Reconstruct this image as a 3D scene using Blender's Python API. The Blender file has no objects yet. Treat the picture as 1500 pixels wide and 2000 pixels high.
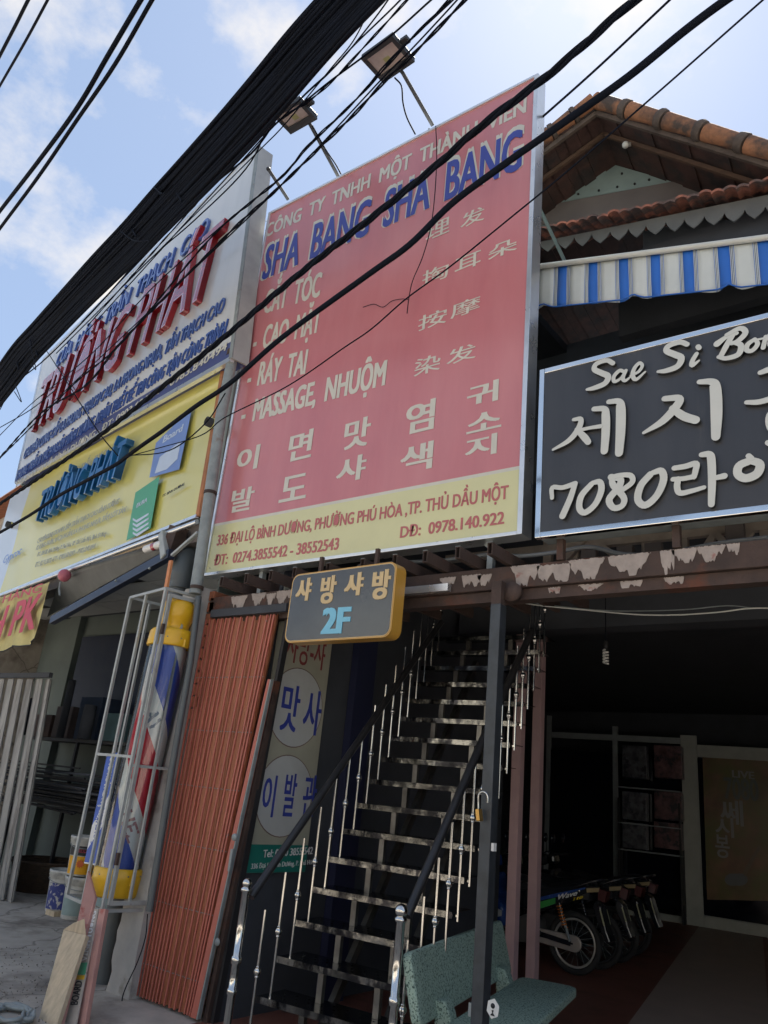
import bpy, bmesh, math, random
import numpy as np
from mathutils import Vector, Matrix
R = math.radians
rnd = random.Random(7)
scene = bpy.context.scene
col = scene.collection

# ------------------------------------------------------------------ camera
MW = np.array([[0.79541317, 0.13581799, 0.59065334],
               [0.59855658, -0.32899612, -0.73040507],
               [0.09512051, 0.93451326, -0.3429826]])
# orthonormalise the measured camera axes (columns are right, up, back)
_u, _s, _v = np.linalg.svd(MW)
MW = _u @ _v
EYE = np.array([0.0, 0.0, 1.5])
cam_d = bpy.data.cameras.new('camera')
cam_d.sensor_fit = 'VERTICAL'
cam_d.sensor_height = 32.0
cam_d.lens = 1500.0 / 2000.0 * 32.0
cam_d.clip_end = 3000
cam_d.clip_start = 0.05
cam = bpy.data.objects.new('camera', cam_d)
col.objects.link(cam)
m4 = Matrix.Identity(4)
for i in range(3):
    for j in range(3):
        m4[i][j] = MW[i][j]
    m4[i][3] = EYE[i]
cam.matrix_world = m4
scene.camera = cam

# ------------------------------------------------------------------ light
SUN_EL, SUN_AZ = 58.0, -22.0      # azimuth measured from +y towards +x
world = bpy.data.worlds.new('World')
scene.world = world
world.use_nodes = True
nt = world.node_tree
nt.nodes.clear()
def N(t, **k):
    n = nt.nodes.new(t)
    for a, b in k.items():
        setattr(n, a, b)
    return n
out = N('ShaderNodeOutputWorld'); bg = N('ShaderNodeBackground')
sky = N('ShaderNodeTexSky'); sky.sky_type = 'NISHITA'; sky.sun_disc = False
sky.sun_elevation = R(SUN_EL); sky.sun_rotation = R(SUN_AZ)
sky.air_density = 1.0; sky.dust_density = 0.6; sky.ozone_density = 1.6
tc = N('ShaderNodeTexCoord')
mp = N('ShaderNodeMapping'); mp.inputs['Scale'].default_value = (1.0, 1.0, 1.5)
mp.inputs['Location'].default_value = (3.15, 0.4, 1.1)
n1 = N('ShaderNodeTexNoise'); n1.inputs['Scale'].default_value = 3.3
n1.inputs['Detail'].default_value = 11; n1.inputs['Roughness'].default_value = 0.58
n2 = N('ShaderNodeTexNoise'); n2.inputs['Scale'].default_value = 1.3
n2.inputs['Detail'].default_value = 4
ad = N('ShaderNodeMath', operation='MULTIPLY_ADD'); ad.inputs[1].default_value = 0.55
cr = N('ShaderNodeValToRGB'); cr.color_ramp.elements[0].position = 0.80; cr.color_ramp.elements[1].position = 0.95
nt.links.new(tc.outputs['Generated'], mp.inputs['Vector'])
nt.links.new(mp.outputs[0], n1.inputs['Vector']); nt.links.new(mp.outputs[0], n2.inputs['Vector'])
nt.links.new(n2.outputs[0], ad.inputs[0]); nt.links.new(n1.outputs[0], ad.inputs[2])
nt.links.new(ad.outputs[0], cr.inputs[0])
mx = N('ShaderNodeMixRGB'); mx.inputs[2].default_value = (6.2, 5.8, 5.3, 1)
ml = N('ShaderNodeMath', operation='MULTIPLY'); ml.inputs[1].default_value = 0.92
hz = N('ShaderNodeMixRGB'); hz.inputs[0].default_value = 0.6; hz.inputs[2].default_value = (2.6, 3.35, 4.7, 1)
nt.links.new(sky.outputs[0], hz.inputs[1])
nt.links.new(cr.outputs[0], ml.inputs[0]); nt.links.new(ml.outputs[0], mx.inputs[0])
nt.links.new(hz.outputs[0], mx.inputs[1]); nt.links.new(mx.outputs[0], bg.inputs[0])
bg.inputs[1].default_value = 0.05
nt.links.new(bg.outputs[0], out.inputs[0])

sun_d = bpy.data.lights.new('sun', 'SUN'); sun_d.energy = 5.0; sun_d.angle = R(0.6)
sun_d.color = (1.0, 0.95, 0.87)
sun = bpy.data.objects.new('sun', sun_d); col.objects.link(sun)
sd = Vector((math.sin(R(SUN_AZ)) * math.cos(R(SUN_EL)), math.cos(R(SUN_AZ)) * math.cos(R(SUN_EL)), math.sin(R(SUN_EL))))
sun.rotation_euler = sd.to_track_quat('Z', 'Y').to_euler()
scene.view_settings.view_transform = 'Standard'
scene.view_settings.look = 'None'
scene.view_settings.exposure = 1.85
scene.view_settings.gamma = 1.0
scene.cycles.max_bounces = 6

# ------------------------------------------------------------------ survey helpers
def ray(px, py):
    return MW @ np.array([px - 750, -(py - 1000), -1500.0]) / 1500.0
def on_z(px, py, z):
    r = ray(px, py); return EYE + r * ((z - EYE[2]) / r[2])
def on_x(px, py, x):
    r = ray(px, py); return EYE + r * (x / r[0])
def on_y(px, py, y):
    r = ray(px, py); return EYE + r * (y / r[1])

class Frame:
    """a vertical plane frame: u along it, v up, w out towards the street"""
    def __init__(s, ox, oy, deg, oz=0.0):
        s.o = np.array([ox, oy, oz]); a = R(deg)
        s.ex = np.array([math.cos(a), math.sin(a), 0.0]); s.ez = np.array([0, 0, 1.0])
        s.n = np.array([math.sin(a), -math.cos(a), 0.0]); s.deg = deg
    def p(s, u, v, w=0.0):
        return s.o + s.ex * u + s.ez * v + s.n * w
    def uv(s, px, py, w=0.0):
        r = ray(px, py); t = ((s.o + s.n * w - EYE) @ s.n) / (r @ s.n)
        q = EYE + r * t - s.o
        return float(q @ s.ex), float(q[2])
    def M(s):
        m = Matrix.Identity(4)
        for i in range(3):
            m[i][0] = s.ex[i]; m[i][1] = -s.n[i]; m[i][2] = s.ez[i]; m[i][3] = s.o[i]
        return m            # local x = u, local y = depth (away from street), local z = v

# ------------------------------------------------------------------ materials
MATS = {}
def mat(name, c, rough=0.6, metal=0.0, var=0.12, vs=6.0, bump=0.0, bs=40.0, spec=0.5, c2=None, c2t=(0.55, 0.7), c2s=5.0, stretch=None, coat=0.0, trans=0.0):
    if name in MATS:
        return MATS[name]
    m = bpy.data.materials.new(name); m.use_nodes = True
    t = m.node_tree; b = t.nodes['Principled BSDF']
    L = t.links.new
    def A(k, **kw):
        n = t.nodes.new(k)
        for a, v in kw.items(): setattr(n, a, v)
        return n
    b.inputs['Roughness'].default_value = rough; b.inputs['Metallic'].default_value = metal
    b.inputs['Specular IOR Level'].default_value = spec
    if coat: b.inputs['Coat Weight'].default_value = coat; b.inputs['Coat Roughness'].default_value = 0.12
    if trans: b.inputs['Transmission Weight'].default_value = trans
    tcn = A('ShaderNodeTexCoord'); mpn = A('ShaderNodeMapping')
    if stretch: mpn.inputs['Scale'].default_value = stretch
    L(tcn.outputs['Object'], mpn.inputs[0])
    no = A('ShaderNodeTexNoise'); no.inputs['Scale'].default_value = vs; no.inputs['Detail'].default_value = 7; no.inputs['Roughness'].default_value = 0.6
    L(mpn.outputs[0], no.inputs['Vector'])
    mr = A('ShaderNodeMapRange'); mr.inputs[1].default_value = 0.3; mr.inputs[2].default_value = 0.7
    mr.inputs[3].default_value = 1 - var; mr.inputs[4].default_value = 1 + var
    L(no.outputs[0], mr.inputs[0])
    mm = A('ShaderNodeMixRGB', blend_type='MULTIPLY'); mm.inputs[0].default_value = 1
    mm.inputs[1].default_value = (*c, 1)
    L(mr.outputs[0], mm.inputs[2])
    last = mm.outputs[0]
    if c2:
        n3 = A('ShaderNodeTexNoise'); n3.inputs['Scale'].default_value = c2s; n3.inputs['Detail'].default_value = 9; n3.inputs['Roughness'].default_value = 0.62
        L(mpn.outputs[0], n3.inputs['Vector'])
        m3 = A('ShaderNodeMapRange'); m3.inputs[1].default_value = c2t[0]; m3.inputs[2].default_value = c2t[1]
        L(n3.outputs[0], m3.inputs[0])
        mx2 = A('ShaderNodeMixRGB'); mx2.inputs[2].default_value = (*c2, 1)
        L(m3.outputs[0], mx2.inputs[0]); L(last, mx2.inputs[1]); last = mx2.outputs[0]
    L(last, b.inputs['Base Color'])
    rr = A('ShaderNodeMapRange'); rr.inputs[3].default_value = max(0.02, rough * 0.8); rr.inputs[4].default_value = min(1, rough * 1.25)
    L(no.outputs[0], rr.inputs[0]); L(rr.outputs[0], b.inputs['Roughness'])
    if bump:
        n4 = A('ShaderNodeTexNoise'); n4.inputs['Scale'].default_value = bs; n4.inputs['Detail'].default_value = 5
        L(mpn.outputs[0], n4.inputs['Vector'])
        bp = A('ShaderNodeBump'); bp.inputs['Strength'].default_value = bump; bp.inputs['Distance'].default_value = 0.01
        L(n4.outputs[0], bp.inputs['Height']); L(bp.outputs[0], b.inputs['Normal'])
    MATS[name] = m
    return m

def glass(name, c=(0.9, 0.95, 0.95), rough=0.02, alpha=0.25):
    if name in MATS: return MATS[name]
    m = bpy.data.materials.new(name); m.use_nodes = True; t = m.node_tree
    o = t.nodes['Material Output']; t.nodes.remove(t.nodes['Principled BSDF'])
    g = t.nodes.new('ShaderNodeBsdfGlossy'); g.inputs['Roughness'].default_value = rough
    tr = t.nodes.new('ShaderNodeBsdfTransparent'); tr.inputs[0].default_value = (*c, 1)
    f = t.nodes.new('ShaderNodeFresnel'); f.inputs[0].default_value = 1.5
    ma = t.nodes.new('ShaderNodeMath'); ma.operation = 'MULTIPLY_ADD'; ma.inputs[1].default_value = 1.0; ma.inputs[2].default_value = alpha * 0.1
    mi = t.nodes.new('ShaderNodeMixShader')
    t.links.new(f.outputs[0], ma.inputs[0]); t.links.new(ma.outputs[0], mi.inputs[0])
    t.links.new(tr.outputs[0], mi.inputs[1]); t.links.new(g.outputs[0], mi.inputs[2]); t.links.new(mi.outputs[0], o.inputs[0])
    MATS[name] = m
    return m

K = dict(
    cable=mat('cable_black', (0.004, 0.006, 0.012), 0.8, spec=0.12, var=0.3, vs=3),
    galv=mat('galvanised', (0.26, 0.29, 0.29), 0.6, 0.25, var=0.2, vs=9, c2=(0.20, 0.13, 0.09), c2t=(0.62, 0.74), c2s=4),
    armgrey=mat('arm_grey', (.10, .105, .11), .9, spec=.15),
    greygate=mat('grey_gate_paint', (0.27, 0.265, 0.25), 0.6, 0.1, var=0.3, vs=2.5, stretch=(4, 4, .6), c2=(.13, .12, .11), c2t=(.52, .7), c2s=2),
    galv_box=mat('painted_steel_frame', (0.36, 0.38, 0.37), 0.5, 0.15, var=0.12, vs=9, c2=(0.16, 0.08, 0.05), c2t=(0.66, 0.76), c2s=7),
    alu=mat('aluminium_trim', (0.72, 0.73, 0.73), 0.28, 0.8, var=0.1, vs=6),
    chrome=mat('polished_steel', (0.62, 0.61, 0.58), 0.13, 1.0, var=0.06, vs=5),
    mirror=mat('mirror_trim', (0.83, 0.82, 0.79), 0.09, 1.0, var=0.05),
    tread=mat('steel_tread', (0.22, 0.22, 0.215), 0.2, 1.0, var=0.15, vs=8, bump=0.12, bs=9),
    nosing=mat('steel_nosing', (0.24, 0.235, 0.22), 0.16, 1.0, var=0.75, vs=5, bump=0.9, bs=5, c2=(.04, .04, .045), c2t=(.45, .55), c2s=6, stretch=(1.6, 1, 1)),  # dark patches in the colour imitate reflections of the street
    riser=mat('steel_riser', (0.16, 0.155, 0.145), 0.3, 0.8, var=0.4),
    rail=mat('dark_handrail', (0.03, 0.03, 0.032), 0.3, 0.2, var=0.1),
    red=mat('red_vinyl', (0.50, 0.15, 0.165), 0.33, c2=(.56, .21, .215), c2t=(.38, .8), c2s=.8, stretch=(3, 3, .6), var=0.05, vs=2.2, spec=0.7, bump=0.05, bs=3, coat=0.5),
    yel=mat('yellow_vinyl', (0.62, 0.60, 0.32), 0.35, var=0.05, vs=2.2, spec=0.7, coat=0.4),
    cream=mat('cream_print', (0.58, 0.565, 0.49), 0.4, var=0.06),
    blue=mat('blue_print', (0.04, 0.06, 0.32), 0.4, var=0.08),
    pink=mat('pink_print', (0.46, 0.13, 0.13), 0.4, var=0.06),
    white=mat('white_panel', (0.60, 0.61, 0.60), 0.16, var=0.04, vs=2, spec=0.6, c2=(0.42, 0.41, 0.37), c2t=(0.62, 0.85), c2s=1.6, stretch=(3, 3, 0.35)),
    redsolid=mat('red_acrylic_side', (0.34, 0.012, 0.022), 0.2, var=0.05, coat=0.6),
    redface=mat('red_acrylic_face', (0.60, 0.27, 0.32), 0.15, var=0.05, coat=1.0, spec=0.8),
    blueside=mat('blue_acrylic', (0.045, 0.10, 0.36), 0.25, var=0.05, coat=0.5),
    navy=mat('navy_print', (0.05, 0.065, 0.19), 0.4, var=0.08),
    skyblue=mat('bright_blue_side', (0.012, 0.13, 0.36), 0.3, var=0.05, coat=0.3),
    paleface=mat('pale_blue_face', (0.48, 0.56, 0.68), 0.3, var=0.05),
    yel2=mat('yellow_banner', (0.60, 0.54, 0.13), 0.3, var=0.05, vs=1.5, spec=0.8, bump=0.5, bs=1.3, coat=0.5),
    greyprint=mat('grey_print', (0.33, 0.34, 0.27), 0.4, var=0.05),
    palepanel=mat('pale_blue_banner', (0.50, 0.56, 0.64), 0.3, var=0.05, vs=1.5, bump=0.5, bs=1.3, coat=0.5),
    green=mat('green_print', (0.07, 0.33, 0.18), 0.4, var=0.06),
    bluelogo=mat('blue_logo_print', (0.15, 0.24, 0.52), 0.4, var=0.08),
    blk=mat('dark_panel', (0.042, 0.045, 0.052), 0.3, var=0.15, vs=1.2, spec=0.5, c2=(0.08, 0.08, 0.078), c2t=(0.6, 0.85), c2s=2, stretch=(4, 4, .5)),
    letter=mat('channel_letter_white', (0.56, 0.57, 0.53), 0.35, var=0.04),
    letterside=mat('channel_letter_return', (0.25, 0.25, 0.24), 0.15, 1.0, var=0.08),
    gold=mat('gold_edge', (0.50, 0.27, 0.045), 0.35, 0.0, var=0.06, coat=0.4),
    goldface=mat('gold_letter', (0.58, 0.43, 0.22), 0.4, var=0.05),
    cyan=mat('cyan_letter', (0.19, 0.50, 0.66), 0.4, var=0.05),
    rust=mat('rusty_steel', (0.062, 0.040, 0.033), 0.75, 0.1, var=0.35, vs=7, bump=0.5, bs=35, c2=(0.13, 0.045, 0.025), c2t=(0.55, 0.72), c2s=4),
    post=mat('black_paint_post', (0.045, 0.052, 0.06), 0.4, 0.3, var=0.3, vs=10, c2=(0.22, 0.22, 0.21), c2t=(0.7, 0.74), c2s=22),
    black=mat('matt_black', (0.02, 0.02, 0.022), 0.6),
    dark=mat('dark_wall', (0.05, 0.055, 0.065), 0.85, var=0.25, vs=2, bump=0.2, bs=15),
    concrete=mat('concrete', (0.42, 0.375, 0.32), 0.85, var=0.18, vs=4, bump=0.4, bs=25, c2=(0.17, 0.145, 0.12), c2t=(0.48, 0.64), c2s=1.5),
    plaster=mat('old_plaster', (0.40, 0.385, 0.36), 0.85, var=0.14, vs=5, bump=0.6, bs=18, c2=(0.17, 0.155, 0.13), c2t=(0.56, 0.72), c2s=4),
    brick=mat('brick_red', (0.28, 0.10, 0.05), 0.85, var=0.3, vs=14, bump=0.5, bs=50),
    greenwall=mat('pale_green_wall', (0.16, 0.19, 0.175), 0.8, var=0.12, vs=2, c2=(0.14, 0.16, 0.15), c2t=(0.55, 0.8), c2s=1.3),
    mint=mat('mint_board', (0.25, 0.33, 0.32), 0.75, var=0.12, vs=5, c2=(0.22, 0.26, 0.22), c2t=(0.6, 0.75), c2s=3),
    ceil=mat('ceiling_panel', (0.42, 0.43, 0.43), 0.8, var=0.08, vs=5, c2=(0.2, 0.2, 0.19), c2t=(0.66, 0.7), c2s=14),
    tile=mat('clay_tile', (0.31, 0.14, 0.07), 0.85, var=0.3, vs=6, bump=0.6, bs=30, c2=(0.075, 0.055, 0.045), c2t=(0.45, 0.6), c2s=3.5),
    tiledark=mat('clay_tile_shaded', (0.075, 0.04, 0.034), 0.85, var=0.35, vs=5, bump=0.5, bs=20, c2=(0.035, 0.03, 0.03), c2t=(0.45, 0.62), c2s=4),  # clay tile again, its colour darkened for the shaded underside
    eave=mat('old_eave_tile', (0.36, 0.135, 0.085), 0.85, var=0.35, vs=9, bump=0.6, bs=30, c2=(0.11, 0.075, 0.065), c2t=(0.44, 0.58), c2s=6),
    mortar=mat('weathered_mortar', (0.10, 0.075, 0.06), 0.9, var=0.3, vs=12, bump=0.7, bs=30),
    wood=mat('rafter_wood', (0.10, 0.06, 0.04), 0.8, var=0.25, vs=5, stretch=(1, 6, 6)),
    greyboard=mat('grey_brown_board', (0.16, 0.14, 0.13), 0.8, var=0.12, vs=3),
    orange=mat('orange_gate', (0.36, 0.125, 0.06), 0.45, var=0.12, vs=3, bump=0.15, bs=60, c2=(0.52, 0.40, 0.33), c2t=(0.735, 0.76), c2s=16, stretch=(2, 2, 0.8)),
    orangeframe=mat('orange_gate_frame', (0.42, 0.12, 0.085), 0.5, var=0.12, vs=4, c2=(0.25, 0.22, 0.2), c2t=(0.68, 0.72), c2s=12),
    pillar=mat('pink_pillar', (0.52, 0.35, 0.35), 0.6, var=0.1, vs=4),
    granito=mat('granito_green', (0.33, 0.44, 0.36), 0.7, var=0.08, vs=20, bump=0.35, bs=160, c2=(0.035, 0.07, 0.06), c2t=(0.52, 0.60), c2s=95),
    floor_red=mat('red_floor', (0.25, 0.10, 0.07), 0.45, var=0.2, vs=1.5, c2=(0.12, 0.06, 0.045), c2t=(0.5, 0.7), c2s=3),
    floor_tan=mat('tan_floor', (0.42, 0.34, 0.29), 0.45, var=0.12, vs=2.5),
    pvc=mat('grey_pvc', (0.085, 0.10, 0.105), 0.4, var=0.08, c2=(0.28, 0.28, 0.27), c2t=(0.7, 0.74), c2s=14),
    cloth=mat('awning_white', (0.55, 0.58, 0.56), 0.6, var=0.06, vs=3, bump=0.4, bs=4),
    clothblue=mat('awning_blue', (0.02, 0.13, 0.50), 0.55, var=0.08, vs=3),
    clothgrey=mat('awning_line', (0.10, 0.13, 0.20), 0.6),
    yellowcap=mat('yellow_plastic', (0.72, 0.42, 0.015), 0.35, var=0.06, vs=4, coat=0.2),
    poleblue=mat('pole_blue', (0.025, 0.085, 0.48), 0.3, var=0.05), polered=mat('pole_red', (0.60, 0.02, 0.05), 0.3, var=0.05),
    polewhite=mat('pole_white', (0.75, 0.76, 0.76), 0.3, var=0.05), polegrey=mat('pole_letter', (0.22, 0.28, 0.38), 0.3),
    plank=mat('pale_plank', (0.50, 0.40, 0.27), 0.7, var=0.2, vs=3, stretch=(9, 9, 0.6), bump=0.2, bs=20),
    pinkboard=mat('pink_board', (0.45, 0.24, 0.20), 0.7, var=0.15, vs=5, c2=(0.36, 0.07, 0.05), c2t=(0.6, 0.7), c2s=6),
    asphalt=mat('asphalt', (0.055, 0.055, 0.057), 0.85, var=0.2, vs=2, bump=0.5, bs=120),
    rubber=mat('tyre_rubber', (0.02, 0.02, 0.02), 0.75), bikeblk=mat('bike_plastic', (0.012, 0.014, 0.018), 0.2, coat=0.6),
    bikegreen=mat('bike_green', (0.04, 0.28, 0.06), 0.3), bikeblue=mat('bike_blue', (0.02, 0.06, 0.24), 0.25, coat=0.5),
    bikecream=mat('chaincase_grey', (0.42, 0.38, 0.35), 0.4, 0.4), spring=mat('orange_spring', (0.55, 0.17, 0.03), 0.35),
    brass=mat('brass', (0.55, 0.33, 0.10), 0.3, 0.9), textw=mat('white_lettering', (0.7, 0.7, 0.68), 0.4, var=0.03),
    lampglass=mat('lamp_glass', (0.45, 0.38, 0.33), 0.08, var=0.15, vs=9, coat=1.0), lampbody=mat('lamp_body', (0.03, 0.033, 0.036), 0.5, 0.2),
    yvalance=mat('faded_yellow_cloth', (0.48, 0.42, 0.17), 0.7, var=0.15, vs=5, bump=0.8, bs=7), redfaded=mat('faded_red_print', (0.48, 0.06, 0.10), 0.6, var=0.15),
    tarp=mat('grey_tarp', (0.13, 0.135, 0.13), 0.6, var=0.2, vs=5, bump=0.6, bs=6), navybar=mat('dark_blue_bar', (0.02, 0.028, 0.055), 0.4, 0.3),
    tube=mat('conduit_grey', (0.17, 0.19, 0.215), 0.5), bucketwhite=mat('bucket_white', (0.5, 0.5, 0.46), 0.5, c2=(0.3, 0.3, 0.28), c2t=(0.5, 0.65), c2s=9),
    bannerc=mat('banner_vinyl', (0.36, 0.35, 0.27), 0.6, var=0.06), bannerw=mat('banner_circle', (0.46, 0.47, 0.45), 0.6, var=0.05),
    teal=mat('teal_print', (0.01, 0.17, 0.13), 0.6), doorframe=mat('pale_door_frame', (0.36, 0.38, 0.35), 0.5, var=0.1),
    basket=mat('woven_basket', (0.09, 0.06, 0.04), 0.85, var=0.3, vs=20, bump=0.6, bs=60), blueskin=mat('blue_wrap', (0.03, 0.09, 0.42), 0.4),
    truss=mat('truss_beige', (0.42, 0.36, 0.30), 0.7, var=0.2), paint=mat('flaking_white_paint', (0.34, 0.29, 0.26), 0.7, var=0.18, vs=15, bump=0.5, bs=40, c2=(0.25, 0.06, 0.045), c2t=(0.62, 0.72), c2s=9),
    grime=mat('dust_grime', (0.19, 0.165, 0.14), 0.9, var=0.3, vs=3),
    postera=mat('poster_print', (0.17, 0.09, 0.05), 0.35, var=0.5, vs=2.2, c2=(0.11, 0.11, 0.03), c2t=(0.4, 0.6), c2s=1.5),
)

# corrugated orange gate: vertical fine grooves across each slat
def groove(m, scale, axis=0, strength=0.6):
    t = m.node_tree; b = t.nodes['Principled BSDF']
    w = t.nodes.new('ShaderNodeTexWave'); w.wave_type = 'BANDS'; w.bands_direction = 'XYZ'[axis]
    w.inputs['Scale'].default_value = scale; w.inputs['Distortion'].default_value = 0.3; w.inputs['Detail'].default_value = 1
    tcn = t.nodes.new('ShaderNodeTexCoord'); t.links.new(tcn.outputs['Object'], w.inputs[0])
    bp = t.nodes.new('ShaderNodeBump'); bp.inputs['Strength'].default_value = strength; bp.inputs['Distance'].default_value = 0.004
    t.links.new(w.outputs[0], bp.inputs['Height']); t.links.new(bp.outputs[0], b.inputs['Normal'])
def cracks(m, scale, dark):
    t = m.node_tree; b = t.nodes['Principled BSDF']; L = t.links.new
    src = b.inputs['Base Color'].links[0].from_socket
    tcn = t.nodes.new('ShaderNodeTexCoord'); no = t.nodes.new('ShaderNodeTexNoise'); no.inputs['Scale'].default_value = 3.0; no.inputs['Detail'].default_value = 5
    ad_ = t.nodes.new('ShaderNodeMixRGB'); ad_.inputs[0].default_value = .16
    L(tcn.outputs['Object'], no.inputs['Vector']); L(tcn.outputs['Object'], ad_.inputs[1]); L(no.outputs['Color'], ad_.inputs[2])
    vo = t.nodes.new('ShaderNodeTexVoronoi'); vo.feature = 'DISTANCE_TO_EDGE'; vo.inputs['Scale'].default_value = scale
    L(ad_.outputs[0], vo.inputs['Vector'])
    mr_ = t.nodes.new('ShaderNodeMapRange'); mr_.inputs[1].default_value = .0; mr_.inputs[2].default_value = .012; mr_.inputs[3].default_value = dark; mr_.inputs[4].default_value = 1
    L(vo.outputs['Distance'], mr_.inputs[0])
    mu = t.nodes.new('ShaderNodeMixRGB'); mu.blend_type = 'MULTIPLY'; mu.inputs[0].default_value = 1
    L(src, mu.inputs[1]); L(mr_.outputs[0], mu.inputs[2]); L(mu.outputs[0], b.inputs['Base Color'])
cracks(K['concrete'], 1.3, .45)
groove(K['orange'], 24.0)
groove(K['basket'], 14.0, 2, 1.0)

# ------------------------------------------------------------------ mesh builder
class B:
    def __init__(s, M=None):
        s.v = []; s.f = []; s.mi = []; s.M = M; s.cur = 0; s.smooth = []
    def add(s, vs, fs, smooth=False):
        b = len(s.v)
        if s.M is not None:
            vs = [tuple(s.M @ Vector(tuple(float(c) for c in q))) for q in vs]
        s.v += [tuple(float(c) for c in q) for q in vs]
        for f in fs:
            s.f.append([b + i for i in f]); s.mi.append(s.cur); s.smooth.append(smooth)
    def box(s, x0, x1, y0, y1, z0, z1):
        s.add([(x0, y0, z0), (x1, y0, z0), (x1, y1, z0), (x0, y1, z0), (x0, y0, z1), (x1, y0, z1), (x1, y1, z1), (x0, y1, z1)],
              [(0, 3, 2, 1), (4, 5, 6, 7), (0, 1, 5, 4), (1, 2, 6, 5), (2, 3, 7, 6), (3, 0, 4, 7)])
        return s
    def hexa(s, p):      # 8 corners, bottom ring then top ring
        s.add(p, [(0, 3, 2, 1), (4, 5, 6, 7), (0, 1, 5, 4), (1, 2, 6, 5), (2, 3, 7, 6), (3, 0, 4, 7)])
        return s
    def bar(s, a, b, wx, wy, up=(0, 0, 1)):
        a = Vector(tuple(map(float, a))); b = Vector(tuple(map(float, b))); d = (b - a).normalized()
        u = Vector(up)
        if abs(d.dot(u)) > 0.95: u = Vector((0, 1, 0))
        x = d.cross(u).normalized() * wx / 2; y = x.normalized().cross(d).normalized() * wy / 2
        s.hexa([a - x - y, a + x - y, a + x + y, a - x + y, b - x - y, b + x - y, b + x + y, b - x + y])
        return s
    def tube(s, pts, r, n=8, cap=True, smooth=True):
        pts = [Vector(tuple(map(float, p))) for p in pts]
        rs = r if isinstance(r, (list, tuple)) else [r] * len(pts)
        vs = []; fs = []
        ref = None
        for i, p in enumerate(pts):
            d = (pts[min(i + 1, len(pts) - 1)] - pts[max(i - 1, 0)]).normalized()
            if ref is None:
                ref = Vector((0, 0, 1)) if abs(d.z) < 0.9 else Vector((1, 0, 0))
            x = d.cross(ref).normalized(); y = x.cross(d).normalized(); ref = y
            for k in range(n):
                a = 2 * math.pi * k / n
                vs.append(p + (x * math.cos(a) + y * math.sin(a)) * rs[i])
        for i in range(len(pts) - 1):
            for k in range(n):
                k2 = (k + 1) % n
                fs.append((i * n + k, i * n + k2, (i + 1) * n + k2, (i + 1) * n + k))
        s.add(vs, fs, smooth)
        if cap:
            s.add(vs[:n], [tuple(range(n))]); s.add(vs[-n:], [tuple(range(n))])
        return s
    def lathe(s, prof, c=(0, 0, 0), n=24, smooth=True, axis='z'):
        vs = []; fs = []
        for (r, z) in prof:
            for k in range(n):
                a = 2 * math.pi * k / n
                q = (r * math.cos(a), r * math.sin(a), z)
                if axis == 'y': q = (q[0], q[2], q[1])
                if axis == 'x': q = (q[2], q[0], q[1])
                vs.append((c[0] + q[0], c[1] + q[1], c[2] + q[2]))
        for i in range(len(prof) - 1):
            for k in range(n):
                fs.append((i * n + k, i * n + (k + 1) % n, (i + 1) * n + (k + 1) % n, (i + 1) * n + k))
        s.add(vs, fs, smooth)
        return s
    def ball(s, c, r, n=12, m=8):
        return s.lathe([(max(1e-4, r * math.sin(math.pi * i / m)), -r * math.cos(math.pi * i / m)) for i in range(m + 1)], c, n)
    def torus(s, c, R0, r, axis='y', n=32, m=8):
        vs = []; fs = []
        for i in range(n):
            a = 2 * math.pi * i / n
            for j in range(m):
                b = 2 * math.pi * j / m
                q = ((R0 + r * math.cos(b)) * math.cos(a), r * math.sin(b), (R0 + r * math.cos(b)) * math.sin(a))
                if axis == 'z': q = (q[0], q[2], q[1])
                if axis == 'x': q = (q[1], q[0], q[2])
                vs.append((c[0] + q[0], c[1] + q[1], c[2] + q[2]))
        for i in range(n):
            for j in range(m):
                fs.append((i * m + j, ((i + 1) % n) * m + j, ((i + 1) % n) * m + (j + 1) % m, i * m + (j + 1) % m))
        s.add(vs, fs, True)
        return s
    def prism(s, poly, y0, y1):      # polygon in x,z extruded along y
        n = len(poly)
        vs = [(p[0], y0, p[1]) for p in poly] + [(p[0], y1, p[1]) for p in poly]
        fs = [tuple(range(n)), tuple(range(2 * n - 1, n - 1, -1))] + [(i, n + i, n + (i + 1) % n, (i + 1) % n) for i in range(n)]
        s.add(vs, fs)
        return s
    def grid(s, fn, nu, nv, smooth=True):
        vs = [fn(i / nu, j / nv) for j in range(nv + 1) for i in range(nu + 1)]
        s.add(vs, [(j * (nu + 1) + i, j * (nu + 1) + i + 1, (j + 1) * (nu + 1) + i + 1, (j + 1) * (nu + 1) + i) for j in range(nv) for i in range(nu)], smooth)
        return s
    def build(s, name, m, parent=None, bevel=0.0, label=None, kind=None):
        me = bpy.data.meshes.new(name)
        off = Vector((0, 0, 0))
        if parent is not None:
            q = parent
            while q is not None:
                off += q.location; q = q.parent
        vs = [(a[0] - off.x, a[1] - off.y, a[2] - off.z) for a in s.v]
        me.from_pydata(vs, [], s.f)
        for mm in (m if isinstance(m, (list, tuple)) else [m]):
            me.materials.append(mm)
        me.polygons.foreach_set('material_index', s.mi)
        me.polygons.foreach_set('use_smooth', s.smooth)
        me.update()
        bm = bmesh.new(); bm.from_mesh(me)
        bmesh.ops.recalc_face_normals(bm, faces=bm.faces)
        bm.to_mesh(me); bm.free()
        o = bpy.data.objects.new(name, me); col.objects.link(o)
        if parent is not None: o.parent = parent
        if bevel:
            md = o.modifiers.new('bevel', 'BEVEL'); md.width = bevel; md.segments = 2; md.limit_method = 'ANGLE'
        if label: o['label'] = label
        if kind: o['kind'] = kind
        return o

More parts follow.
